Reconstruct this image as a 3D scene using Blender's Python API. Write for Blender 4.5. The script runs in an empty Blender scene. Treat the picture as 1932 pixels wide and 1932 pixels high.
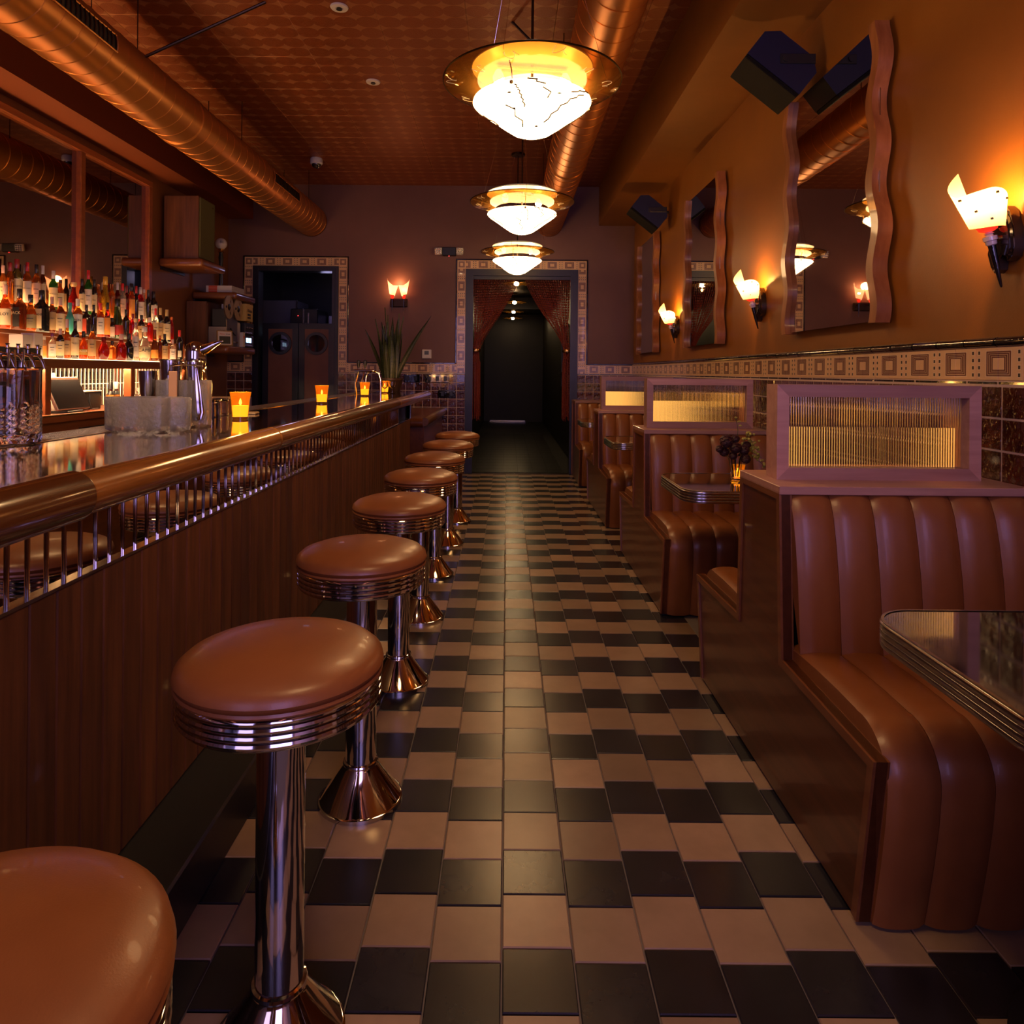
import bpy, bmesh, math, random
from mathutils import Vector, Matrix, Euler
random.seed(7)
PI = math.pi
sc = bpy.context.scene
COL = sc.collection

# ------------------------------------------------------------ camera, world, large lights, exposure
# x = right, y = away from the viewer, z = up, metres
F_PX, W_PX = 1300.0, 1932.0
cam_d = bpy.data.cameras.new('camera')
cam = bpy.data.objects.new('camera', cam_d); COL.objects.link(cam)
cam_d.sensor_width = 36.0; cam_d.lens = 36.0 * F_PX / W_PX
cam_d.shift_x = (966 - 956) / W_PX; cam_d.shift_y = (702 - 966) / W_PX
cam_d.clip_start = 0.05; cam_d.clip_end = 60
cam.location = (0, 0, 1.32)
cam.rotation_euler = (Matrix.Rotation(PI/2, 3, 'X') @ Matrix.Rotation(0.0085, 3, 'Z')).to_euler()
sc.camera = cam

world = bpy.data.worlds.new('dusk'); sc.world = world; world.use_nodes = True
wb = world.node_tree.nodes['Background']
wb.inputs[0].default_value = (0.30, 0.22, 0.62, 1); wb.inputs[1].default_value = 0.05

def area(name, loc, rot, sx, sy, power, col):
    l = bpy.data.lights.new(name, 'AREA'); l.shape = 'RECTANGLE'; l.size = sx; l.size_y = sy
    l.energy = power; l.color = col
    o = bpy.data.objects.new(name, l); COL.objects.link(o); o.location = loc; o.rotation_euler = rot
    return o
# dusk daylight through the two panes of the front window behind the viewer
area('window_light', (0.78, -2.28, 1.95), (PI/2, 0, 0), 1.5, 2.0, 27, (0.55, 0.40, 1.0))
area('window_light', (-1.9, -2.28, 1.95), (PI/2, 0, 0), 1.6, 2.0, 15, (0.58, 0.44, 1.0))

sc.view_settings.view_transform = 'Standard'; sc.view_settings.look = 'None'
sc.view_settings.gamma = 1.0; sc.view_settings.use_curve_mapping = False
sc.view_settings.exposure = 0.82
sc.cycles.use_denoising = True
sc.cycles.max_bounces = 8; sc.cycles.diffuse_bounces = 3; sc.cycles.glossy_bounces = 4
sc.cycles.transmission_bounces = 6; sc.cycles.transparent_max_bounces = 8
sc.cycles.sample_clamp_indirect = 3.0; sc.cycles.caustics_reflective = False; sc.cycles.caustics_refractive = False
sc.cycles.blur_glossy = 0.5

# ------------------------------------------------------------ materials
def newmat(name):
    m = bpy.data.materials.new(name); m.use_nodes = True
    nt = m.node_tree
    return m, nt, nt.nodes['Principled BSDF']
def N(nt, t, **kw):
    n = nt.nodes.new(t)
    for k, v in kw.items():
        if k == 'ins':
            for a, b in v.items(): n.inputs[a].default_value = b
        else: setattr(n, k, v)
    return n
def P(name, col, rough=0.5, metal=0.0, coat=0.0, trans=0.0, ior=1.5, emit=None, es=0.0, spec=None, var=0.0, bump=None, alpha=None, sss=0.0):
    """principled; var = brightness change per object, bump = (scale, strength, detail)"""
    m, nt, b = newmat(name)
    b.inputs['Base Color'].default_value = (*col, 1); b.inputs['Roughness'].default_value = rough
    b.inputs['Metallic'].default_value = metal; b.inputs['Coat Weight'].default_value = coat; b.inputs['Coat Roughness'].default_value = 0.06
    b.inputs['Transmission Weight'].default_value = trans; b.inputs['IOR'].default_value = ior
    if spec is not None: b.inputs['Specular IOR Level'].default_value = spec
    if emit: b.inputs['Emission Color'].default_value = (*emit, 1); b.inputs['Emission Strength'].default_value = es
    if var:
        oi = N(nt, 'ShaderNodeObjectInfo'); mr = N(nt, 'ShaderNodeMapRange', ins={3: 1 - var, 4: 1 + var})
        nt.links.new(oi.outputs['Random'], mr.inputs[0])
        mx = N(nt, 'ShaderNodeMix', data_type='RGBA', blend_type='MULTIPLY'); mx.inputs[0].default_value = 1
        mx.inputs[6].default_value = (*col, 1); nt.links.new(mr.outputs[0], mx.inputs[7]); nt.links.new(mx.outputs[2], b.inputs['Base Color'])
    if bump:
        tc = N(nt, 'ShaderNodeTexCoord'); nz = N(nt, 'ShaderNodeTexNoise', ins={'Scale': bump[0], 'Detail': bump[2] if len(bump) > 2 else 2})
        bp = N(nt, 'ShaderNodeBump', ins={'Strength': bump[1], 'Distance': bump[3] if len(bump) > 3 else 0.01})
        nt.links.new(tc.outputs['Object'], nz.inputs['Vector']); nt.links.new(nz.outputs[0], bp.inputs['Height']); nt.links.new(bp.outputs[0], b.inputs['Normal'])
    return m
def noise_col(m, c1, c2, scale, detail=4, stretch=(1, 1, 1), lo=0.3, hi=0.7, rand=True, rough=None):
    """two tone noise into the base colour of an existing material, grain along the axis with the small stretch"""
    nt = m.node_tree; b = nt.nodes['Principled BSDF']
    tc = N(nt, 'ShaderNodeTexCoord'); mp = N(nt, 'ShaderNodeMapping'); mp.inputs['Scale'].default_value = stretch
    nt.links.new(tc.outputs['Object'], mp.inputs['Vector'])
    if rand:
        oi = N(nt, 'ShaderNodeObjectInfo'); mu = N(nt, 'ShaderNodeMath', operation='MULTIPLY'); mu.inputs[1].default_value = 37.0
        nt.links.new(oi.outputs['Random'], mu.inputs[0]); nt.links.new(mu.outputs[0], mp.inputs['Location'])
    nz = N(nt, 'ShaderNodeTexNoise', ins={'Scale': scale, 'Detail': detail, 'Roughness': 0.6}); nt.links.new(mp.outputs[0], nz.inputs['Vector'])
    cr = N(nt, 'ShaderNodeValToRGB'); cr.color_ramp.elements[0].position = lo; cr.color_ramp.elements[1].position = hi
    cr.color_ramp.elements[0].color = (*c1, 1); cr.color_ramp.elements[1].color = (*c2, 1)
    nt.links.new(nz.outputs[0], cr.inputs[0])
    if rand:
        mr = N(nt, 'ShaderNodeMapRange', ins={3: 0.72, 4: 1.25}); nt.links.new(oi.outputs['Random'], mr.inputs[0])
        mx = N(nt, 'ShaderNodeMix', data_type='RGBA', blend_type='MULTIPLY'); mx.inputs[0].default_value = 1
        nt.links.new(cr.outputs[0], mx.inputs[6]); nt.links.new(mr.outputs[0], mx.inputs[7]); nt.links.new(mx.outputs[2], b.inputs['Base Color'])
    else: nt.links.new(cr.outputs[0], b.inputs['Base Color'])
    return m
def paper_shade(name, col, ecol, es):
    m, nt, b = newmat(name)
    out = nt.nodes['Material Output']; nt.nodes.remove(b)
    d = N(nt, 'ShaderNodeBsdfDiffuse'); d.inputs[0].default_value = (*col, 1); t = N(nt, 'ShaderNodeBsdfTranslucent'); t.inputs[0].default_value = (*col, 1)
    x = N(nt, 'ShaderNodeMixShader'); x.inputs[0].default_value = .55; nt.links.new(d.outputs[0], x.inputs[1]); nt.links.new(t.outputs[0], x.inputs[2])
    e = N(nt, 'ShaderNodeEmission'); e.inputs[0].default_value = (*ecol, 1); e.inputs[1].default_value = es
    a = N(nt, 'ShaderNodeAddShader'); nt.links.new(x.outputs[0], a.inputs[0]); nt.links.new(e.outputs[0], a.inputs[1]); nt.links.new(a.outputs[0], out.inputs[0])
    return m
def cast_glass():
    m, nt, b = newmat('rough_cast_glass'); out = nt.nodes['Material Output']
    b.inputs['Base Color'].default_value = (1, .95, .92, 1); b.inputs['Transmission Weight'].default_value = 1; b.inputs['Roughness'].default_value = .10; b.inputs['IOR'].default_value = 1.4
    tc = N(nt, 'ShaderNodeTexCoord'); nz = N(nt, 'ShaderNodeTexNoise', ins={'Scale': 60, 'Detail': 3}); bp = N(nt, 'ShaderNodeBump', ins={'Strength': .8, 'Distance': .006})
    nt.links.new(tc.outputs['Object'], nz.inputs['Vector']); nt.links.new(nz.outputs[0], bp.inputs['Height']); nt.links.new(bp.outputs[0], b.inputs['Normal'])
    d = N(nt, 'ShaderNodeBsdfDiffuse'); d.inputs[0].default_value = (.95, .85, .80, 1); t = N(nt, 'ShaderNodeBsdfTranslucent'); t.inputs[0].default_value = (.98, .88, .82, 1)
    nt.links.new(bp.outputs[0], d.inputs['Normal']); nt.links.new(bp.outputs[0], t.inputs['Normal'])
    x = N(nt, 'ShaderNodeMixShader'); x.inputs[0].default_value = .8; nt.links.new(d.outputs[0], x.inputs[1]); nt.links.new(t.outputs[0], x.inputs[2])
    y = N(nt, 'ShaderNodeMixShader'); y.inputs[0].default_value = .27; nt.links.new(b.outputs[0], y.inputs[1]); nt.links.new(x.outputs[0], y.inputs[2]); nt.links.new(y.outputs[0], out.inputs[0])
    return m
def wood(name, c1, c2, axis='z', rough=0.4, coat=0.0, scale=1.0):
    s = {'x': (1.2, 16, 16), 'y': (16, 1.2, 16), 'z': (16, 16, 1.2)}[axis]
    return noise_col(P(name, c1, rough, coat=coat), c1, c2, 2.2 * scale, 5, s)

wall_r_m = noise_col(P('ochre_bronze_paint', (.3, .13, .03), .40, bump=(180, .15, 3, .002)), (.24, .080, .007), (.31, .106, .011), 1.6, 5, rand=False)
wall_b_m = noise_col(P('mauve_brown_paint', (.15, .07, .05), .5, bump=(180, .12, 3, .002)), (.15, .062, .040), (.185, .08, .055), 1.5, 4, rand=False)
wall_l_m = noise_col(P('dark_rust_paint', (.12, .045, .018), .5), (.15, .048, .014), (.19, .062, .018), 1.5, 4, rand=False)
soffit_m = P('rust_red_paint', (.21, .046, .012), .55)
beam_m = noise_col(P('beam_ochre_paint', (.3, .13, .03), .5), (.22, .080, .008), (.28, .105, .013), 2, 4, rand=False)
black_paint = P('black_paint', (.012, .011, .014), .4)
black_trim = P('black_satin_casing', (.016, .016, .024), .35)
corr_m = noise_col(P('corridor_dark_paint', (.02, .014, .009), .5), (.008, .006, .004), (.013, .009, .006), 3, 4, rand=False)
grout_m = P('grey_grout', (.20, .16, .14), .85)
grout_lt = P('pale_grout', (.66, .47, .37), .85)
tile_dark = noise_col(P('charcoal_floor_tile', (.02, .02, .022), .24, bump=(40, .10, 4, .002)), (.014, .012, .016), (.025, .022, .027), 9, 4)
tile_tan = noise_col(P('tan_floor_tile', (.35, .22, .13), .28, bump=(60, .08, 4, .002)), (.30, .185, .11), (.38, .24, .145), 7, 4)
slate_m = P('corridor_black_tile', (.013, .012, .013), .3, var=.3)
brown_glaze = noise_col(P('brown_glazed_tile', (.05, .012, .006), .12, coat=1.0, bump=(30, 1.0, 2, .014)), (.035, .008, .004), (.13, .028, .010), 22, 3)
black_glaze = P('black_glazed_tile', (.006, .006, .008), .08, coat=1.0, bump=(26, .5, 2, .006))
ochre_glaze = None
bar_plank = wood('bar_front_wood', (.075, .021, .007), (.18, .058, .018), 'z', .5, .04)
booth_wood = wood('booth_panel_wood', (.105, .024, .007), (.18, .046, .013), 'y', .34, .3)
trim_wood = wood('booth_trim_wood', (.20, .058, .017), (.29, .095, .03), 'y', .38, .25, .7)
frame_wood = wood('partition_wood', (.42, .20, .155), (.54, .28, .215), 'x', .42, .15)
rail_wood = wood('lacquered_rail_wood', (.20, .064, .011), (.40, .15, .028), 'y', .22, 1.0, .55)
rail_dark = wood('dark_rail_sleeve_wood', (.09, .028, .008), (.20, .07, .018), 'y', .2, 1.0, .6)
top_wood = wood('lacquered_bar_top', (.030, .010, .004), (.06, .02, .007), 'y', .05, 1.0, .5)
back_wood = wood('back_bar_wood', (.22, .050, .012), (.32, .080, .019), 'y', .36, .3, .8)
mirror_wood = wood('mirror_rail_wood', (.26, .085, .024), (.42, .155, .05), 'z', .35, .35, .8)
walnut = wood('walnut_veneer', (.12, .038, .014), (.24, .085, .032), 'z', .42, .1, .8)
shelf_wood = wood('shelf_wood', (.17, .046, .014), (.25, .075, .022), 'x', .32, .4, .8)
leather = noise_col(P('caramel_leather', (.26, .09, .03), .36, bump=(420, .12, 2, .0015), coat=.08), (.26, .080, .020), (.32, .106, .029), 5, 3, rand=False)
chrome = P('polished_chrome', (.62, .60, .62), .07, 1.0)
chrome_soft = P('brushed_chrome', (.5, .46, .44), .2, 1.0)
steel = P('steel', (.55, .5, .48), .16, 1.0)
gold_steel = P('warm_polished_steel', (.75, .62, .45), .06, 1.0)
brass = P('brass', (.65, .40, .14), .2, 1.0)
dark_bronze = P('dark_bronze', (.06, .035, .02), .3, 1.0)
mirror_m = P('mirror_silver', (.72, .68, .64), .015, 1.0)
dark_mirror = P('tinted_mirror', (.50, .42, .36), .02, 1.0)
duct_m = P('copper_painted_duct', (.52, .19, .045), .36, .8)
laminate = P('black_tabletop', (.02, .014, .012), .06, coat=1.0)
black_plastic = P('black_plastic', (.014, .014, .016), .35)
navy_black = P('blue_black_paint', (.010, .013, .040), .34)
white_plastic = P('white_plastic', (.72, .66, .62), .4)
rubber = P('black_rubber', (.01, .01, .01), .5)
paper = P('white_paper', (.62, .54, .50), .6)
red_print = P('red_print', (.62, .09, .04), .5)
black_ink = P('black_ink', (.012, .011, .012), .5)
glass = P('clear_glass', (1, .97, .92), .02, trans=1.0, ior=1.45)
ribbed_glass = P('ribbed_amber_glass', (1.0, .86, .62), .06, trans=.97, ior=1.47)
frost_glass = cast_glass()
cut_glass = P('cut_glass', (1, .96, .92), .03, trans=1.0, ior=1.5)
amber_glass = P('amber_smoked_glass', (.62, .29, .05), .04, trans=.9, ior=1.2)
votive_glass = P('amber_votive_glass', (1.0, .50, .07), .08, trans=.85, ior=1.15, emit=(1, .30, .01), es=.06)
opal = P('lit_opal_glass', (.9, .82, .68), .3, emit=(1.0, .60, .26), es=9.0)
opal_disc = P('lit_opal_disc', (.38, .33, .26), .3, emit=(1.0, .70, .40), es=.12)
opal_mark = P('engraved_mark', (.06, .03, .012), .5)
bulb_m = P('glowing_bulb', (1, .8, .5), .3, emit=(1, .68, .34), es=60)
shade_m = paper_shade('lit_parchment_shade', (.92, .72, .46), (1.0, .60, .26), .16)
shade_dim = P('parchment_tip', (.80, .60, .42), .5, emit=(1.0, .55, .25), es=.55)
shade_red = paper_shade('lit_rose_shade', (.92, .6, .42), (1.0, .36, .16), .7)
red_glass = P('red_glass_collar', (.7, .02, .015), .15, emit=(1, .03, .01), es=.6)
wax = P('glowing_wax', (1, .7, .25), .5, emit=(1.0, .50, .09), es=1.7)
flame_m = P('flame', (1, .8, .4), .5, emit=(1.0, .68, .25), es=45)
led_m = P('led_strip', (1, .9, .7), .5, emit=(1.0, .72, .38), es=150)
glow_step = P('lit_frosted_step', (.8, .62, .4), .4, emit=(1.0, .62, .28), es=4.0)
led_red = P('red_led', (1, .05, .05), .5, emit=(1, .03, .03), es=8)
cool_led = P('cool_led', (.6, .7, 1), .5, emit=(.55, .7, 1), es=7)
meter_m = P('lit_meter', (.9, .7, .4), .5, emit=(1, .72, .35), es=1.6)
leaf_m = noise_col(P('snake_plant_leaf', (.04, .06, .02), .45), (.018, .030, .012), (.075, .095, .028), 30, 3, (1, 1, 3))
terra = P('dark_clay_pot', (.05, .02, .012), .5)
bead_m = P('garnet_beads', (.24, .042, .024), .2, coat=.8)
tan_metal = P('tan_reel', (.50, .34, .18), .4, .3)
yellow_box = P('yellow_card', (.62, .40, .10), .6)
grille_cloth = P('olive_grille_cloth', (.10, .085, .025), .9, bump=(500, .3, 2, .002))
flower_m = P('dark_plum_petals', (.045, .008, .018), .55)
berry_m = P('yellow_green_buds', (.52, .48, .09), .5)
stem_m = P('green_stem', (.08, .11, .03), .5)

def border_material():
    m, nt, b = newmat('patterned_border_tile'); b.inputs['Roughness'].default_value = .28
    b.inputs['Coat Weight'].default_value = .4
    uv = N(nt, 'ShaderNodeUVMap'); sp = N(nt, 'ShaderNodeSeparateXYZ'); nt.links.new(uv.outputs[0], sp.inputs[0])
    def ma(op, a, bb=None, c=None):
        n = N(nt, 'ShaderNodeMath', operation=op)
        for i, q in enumerate((a, bb, c)):
            if q is None: continue
            if hasattr(q, 'is_output'): nt.links.new(q, n.inputs[i])
            else: n.inputs[i].default_value = q
        return n.outputs[0]
    ax, ay = ma('ABSOLUTE', sp.outputs[0]), ma('ABSOLUTE', sp.outputs[1])
    d = ma('MAXIMUM', ma('DIVIDE', ax, .0585), ma('DIVIDE', ay, .0425))
    cr = N(nt, 'ShaderNodeValToRGB'); cr.color_ramp.interpolation = 'CONSTANT'
    cream, red, pale = (.80, .50, .25, 1), (.15, .030, .010, 1), (.86, .63, .42, 1)
    els = [(0, cream), (.43, pale), (.46, red), (.56, pale), (.59, red), (.70, pale), (.73, red), (.84, pale), (.87, red), (.985, pale)]
    e = cr.color_ramp.elements; e[0].position = 0; e[0].color = cream; e[1].position = els[1][0]; e[1].color = els[1][1]
    for p_, c_ in els[2:]: k = e.new(p_); k.color = c_
    dn = ma('MULTIPLY', d, .9); 
    for k in e: k.position *= .9
    k = e.new(.93); k.color = cream
    nt.links.new(dn, cr.inputs[0])
    # dots: a column of four dark squares with a pale edge near the end of every pair
    dx = ma('ABSOLUTE', ma('SUBTRACT', ax, .0935))
    fy = ma('ABSOLUTE', ma('SUBTRACT', ma('FRACT', ma('DIVIDE', ma('ADD', sp.outputs[1], .05), .025)), .5))
    iny = ma('LESS_THAN', ay, .05)
    dot = ma('MULTIPLY', ma('MULTIPLY', ma('LESS_THAN', dx, .0048), ma('LESS_THAN', fy, .23)), iny)
    rim = ma('MULTIPLY', ma('MULTIPLY', ma('LESS_THAN', dx, .0068), ma('LESS_THAN', fy, .32)), iny)
    m1 = N(nt, 'ShaderNodeMix', data_type='RGBA'); nt.links.new(rim, m1.inputs[0]); nt.links.new(cr.outputs[0], m1.inputs[6]); m1.inputs[7].default_value = pale
    m2 = N(nt, 'ShaderNodeMix', data_type='RGBA'); nt.links.new(dot, m2.inputs[0]); nt.links.new(m1.outputs[2], m2.inputs[6]); m2.inputs[7].default_value = (.03, .014, .01, 1)
    nt.links.new(m2.outputs[2], b.inputs['Base Color'])
    bp = N(nt, 'ShaderNodeBump', ins={'Strength': .25, 'Distance': .002}); bw = N(nt, 'ShaderNodeRGBToBW'); nt.links.new(m2.outputs[2], bw.inputs[0])
    nt.links.new(bw.outputs[0], bp.inputs['Height']); nt.links.new(bp.outputs[0], b.inputs['Normal'])
    return m
border_m = border_material()

def tin_material():
    """pressed tin: rows of oval plaques with bow-tie gaps, copper red paint"""
    m, nt, b = newmat('pressed_tin'); b.inputs['Metallic'].default_value = .35; b.inputs['Roughness'].default_value = .34
    tc = N(nt, 'ShaderNodeTexCoord'); sp = N(nt, 'ShaderNodeSeparateXYZ'); nt.links.new(tc.outputs['Object'], sp.inputs[0])
    def ma(op, a, bb=None):
        n = N(nt, 'ShaderNodeMath', operation=op)
        for i, q in enumerate((a, bb)):
            if q is None: continue
            if hasattr(q, 'is_output'): nt.links.new(q, n.inputs[i])
            else: n.inputs[i].default_value = q
        return n.outputs[0]
    cx, cy = .1525, .1525
    fx = ma('SUBTRACT', ma('FRACT', ma('ADD', ma('DIVIDE', sp.outputs[0], cx), 50.0)), .5)
    fy = ma('SUBTRACT', ma('FRACT', ma('ADD', ma('DIVIDE', sp.outputs[1], cy), 50.0)), .5)
    r = ma('SQRT', ma('ADD', ma('POWER', ma('MULTIPLY', fx, 1.9), 2.0), ma('POWER', ma('MULTIPLY', fy, 2.06), 2.0)))
    oval = ma('LESS_THAN', r, 1.0)
    star = ma('LESS_THAN', ma('ADD', ma('ABSOLUTE', ma('SUBTRACT', ma('ABSOLUTE', fx), .5)), ma('ABSOLUTE', ma('SUBTRACT', ma('ABSOLUTE', fy), .5))), .06)
    vo = N(nt, 'ShaderNodeTexNoise', ins={'Scale': 130, 'Detail': 3}); nt.links.new(tc.outputs['Object'], vo.inputs['Vector'])
    h = ma('ADD', ma('MULTIPLY', oval, .6), ma('ADD', ma('MULTIPLY', star, .5), ma('MULTIPLY', ma('MULTIPLY', vo.outputs[0], oval), .9)))
    mx = N(nt, 'ShaderNodeMix', data_type='RGBA'); nt.links.new(oval, mx.inputs[0]); mx.inputs[6].default_value = (.38, .145, .055, 1); mx.inputs[7].default_value = (.26, .062, .013, 1)
    nt.links.new(mx.outputs[2], b.inputs['Base Color'])
    ro = ma('SUBTRACT', .44, ma('MULTIPLY', oval, .04)); nt.links.new(ro, b.inputs['Roughness'])
    bp = N(nt, 'ShaderNodeBump', ins={'Strength': .55, 'Distance': .004}); nt.links.new(h, bp.inputs['Height']); nt.links.new(bp.outputs[0], b.inputs['Normal'])
    return m
tin_m = tin_material()

# ------------------------------------------------------------ builders
def tag(o, label=None, cat=None, group=None, kind=None):
    if label: o['label'] = label
    if cat: o['category'] = cat
    if group: o['group'] = group
    if kind: o['kind'] = kind
    return o
def thing(name, label, cat, loc=(0, 0, 0), rz=0, group=None, kind=None):
    o = bpy.data.objects.new(name, None); COL.objects.link(o); o.location = loc; o.rotation_euler = (0, 0, rz)
    o.empty_display_size = .05
    return tag(o, label, cat, group, kind)
def mesh(name, bm, mat, smooth=False):
    me = bpy.data.meshes.new(name)
    bmesh.ops.recalc_face_normals(bm, faces=bm.faces)
    bm.to_mesh(me); bm.free()
    if mat: me.materials.append(mat)
    if smooth:
        for p in me.polygons: p.use_smooth = True
        try: me.set_sharp_from_angle(angle=math.radians(38))
        except Exception: pass
    return me
def put(name, me, parent=None, loc=(0, 0, 0), rot=(0, 0, 0)):
    o = bpy.data.objects.new(name, me); COL.objects.link(o); o.location = loc; o.rotation_euler = rot
    if parent: o.parent = parent
    return o
def obj(name, bm, mat, parent=None, smooth=False, loc=(0, 0, 0), rot=(0, 0, 0)):
    return put(name, mesh(name, bm, mat, smooth), parent, loc, rot)
def copy_tree(o, parent=None):
    c = o.copy(); COL.objects.link(c)
    if parent: c.parent = parent
    for ch in list(o.children): copy_tree(ch, c)
    return c
def box(bm, x0, x1, y0, y1, z0, z1, bev=0.0, seg=1):
    r = bmesh.ops.create_cube(bm, size=1)
    vs = r['verts']
    for v in vs:
        v.co = Vector(((x0 + x1) / 2 + v.co.x * (x1 - x0), (y0 + y1) / 2 + v.co.y * (y1 - y0), (z0 + z1) / 2 + v.co.z * (z1 - z0)))
    if bev:
        es = list({e for v in vs for e in v.link_edges})
        bmesh.ops.bevel(bm, geom=es, offset=bev, segments=seg, profile=.6, affect='EDGES')
    return bm
def B(*a, **k):
    return box(bmesh.new(), *a, **k)
def lathe(bm, prof, seg=24, c=(0, 0, 0), axis='z', fn=None, caps=True):
    rows = []
    for (r, z) in prof:
        row = []
        for i in range(seg):
            a = 2 * PI * i / seg
            rr = r * (fn(a, z) if fn else 1)
            x, y = rr * math.cos(a), rr * math.sin(a)
            p = {'z': (x, y, z), 'y': (x, z, y), 'x': (z, x, y)}[axis]
            row.append(bm.verts.new((c[0] + p[0], c[1] + p[1], c[2] + p[2])))
        rows.append(row)
    for a, b in zip(rows, rows[1:]):
        for i in range(seg):
            bm.faces.new((a[i], a[(i + 1) % seg], b[(i + 1) % seg], b[i]))
    if caps:
        bm.faces.new(rows[0][::-1]); bm.faces.new(rows[-1])
    return bm
def L(prof, seg=24, **k):
    return lathe(bmesh.new(), prof, seg, **k)
def tube(bm, pts, r, seg=8, caps=True):
    pts = [Vector(p) for p in pts]
    rs = r if isinstance(r, (list, tuple)) else [r] * len(pts)
    rows = []; up = None
    for i, p in enumerate(pts):
        t = (pts[min(i + 1, len(pts) - 1)] - pts[max(i - 1, 0)]).normalized()
        if up is None: up = Vector((0, 0, 1)) if abs(t.z) < .9 else Vector((1, 0, 0))
        n = t.cross(up).normalized(); b2 = n.cross(t).normalized(); up = b2
        rows.append([bm.verts.new(p + (n * math.cos(2 * PI * k / seg) + b2 * math.sin(2 * PI * k / seg)) * rs[i]) for k in range(seg)])
    for a, b in zip(rows, rows[1:]):
        for i in range(seg): bm.faces.new((a[i], a[(i + 1) % seg], b[(i + 1) % seg], b[i]))
    if caps: bm.faces.new(rows[0][::-1]); bm.faces.new(rows[-1])
    return bm
def T(pts, r, seg=8): return tube(bmesh.new(), pts, r, seg)
def prism(bm, poly, a0, a1, axis='x'):
    """extrude a polygon; axis x: poly=(y,z); y: (x,z); z: (x,y)"""
    def pt(p, a): return {'x': (a, p[0], p[1]), 'y': (p[0], a, p[1]), 'z': (p[0], p[1], a)}[axis]
    A = [bm.verts.new(pt(p, a0)) for p in poly]; Bv = [bm.verts.new(pt(p, a1)) for p in poly]
    n = len(poly)
    bm.faces.new(A); bm.faces.new(Bv[::-1])
    for i in range(n): bm.faces.new((A[i], A[(i + 1) % n], Bv[(i + 1) % n], Bv[i]))
    return bm
def PR(*a, **k): return prism(bmesh.new(), *a, **k)
def grid(bm, fn, nu, nv):
    vs = [[bm.verts.new(fn(i / nu, j / nv)) for j in range(nv + 1)] for i in range(nu + 1)]
    for i in range(nu):
        for j in range(nv): bm.faces.new((vs[i][j], vs[i + 1][j], vs[i + 1][j + 1], vs[i][j + 1]))
    return vs
def G(fn, nu, nv):
    bm = bmesh.new(); grid(bm, fn, nu, nv); return bm
def text(s, size, mat, parent=None, loc=(0, 0, 0), rot=(0, 0, 0), name='lettering'):
    c = bpy.data.curves.new(name, 'FONT'); c.body = s; c.size = size; c.extrude = .0004; c.align_x = 'CENTER'; c.align_y = 'CENTER'; c.resolution_u = 2
    c.materials.append(mat)
    tmp = bpy.data.objects.new(name, c); COL.objects.link(tmp)
    me = bpy.data.meshes.new_from_object(tmp.evaluated_get(bpy.context.evaluated_depsgraph_get()))
    bpy.data.objects.remove(tmp); me.name = name
    return put(name, me, parent, loc, rot)
def point(name, loc, power, col, size=.03, parent=None):
    l = bpy.data.lights.new(name, 'POINT'); l.energy = power; l.color = col; l.shadow_soft_size = size
    o = bpy.data.objects.new(name, l); COL.objects.link(o); o.location = loc
    if parent: o.parent = parent
    return o
def tile_mesh(name, w, h, t, mat, uv=None, wob=0.0):
    """a tile lying in x/y, top at z = t, chamfered rim; uv = (u0, v0, u1, v1)"""
    bm = bmesh.new(); e = min(min(w, h) * .02, .0016) + .0006
    lo = [(-w/2, -h/2), (w/2, -h/2), (w/2, h/2), (-w/2, h/2)]
    hi = [(-w/2 + e, -h/2 + e), (w/2 - e, -h/2 + e), (w/2 - e, h/2 - e), (-w/2 + e, h/2 - e)]
    b0 = [bm.verts.new((*p, 0)) for p in lo]; b1 = [bm.verts.new((*p, t - e)) for p in lo]; b2 = [bm.verts.new((*p, t)) for p in hi]
    for a, b in ((b0, b1), (b1, b2)):
        for i in range(4): bm.faces.new((a[i], a[(i + 1) % 4], b[(i + 1) % 4], b[i]))
    bm.faces.new(b2)
    if uv:
        ul = bm.loops.layers.uv.new('UVMap')
        for f in bm.faces:
            for l in f.loops:
                l[ul].uv = (uv[0] + (l.vert.co.x / w + .5) * (uv[2] - uv[0]), uv[1] + (l.vert.co.y / h + .5) * (uv[3] - uv[1]))
    return mesh(name, bm, mat)

# ------------------------------------------------------------ room shell
XL, XR, YB, YF, ZC = -3.63, 1.645, 8.95, -2.2, 3.74
def struct(name, bm, mat, label, cat):
    return tag(obj(name, bm, mat), label, cat, kind='structure')
ROT_R = Matrix(((0, 0, -1), (-1, 0, 0), (0, 1, 0))).to_euler()      # tile lying on the right wall
ROT_B = Matrix(((1, 0, 0), (0, 0, -1), (0, 1, 0))).to_euler()       # on the back wall
ROT_BV = (Matrix(((1, 0, 0), (0, 0, -1), (0, 1, 0))) @ Matrix.Rotation(PI/2, 3, 'Z')).to_euler()
ROT_L = Matrix(((0, 0, 1), (1, 0, 0), (0, 1, 0))).to_euler()

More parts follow.
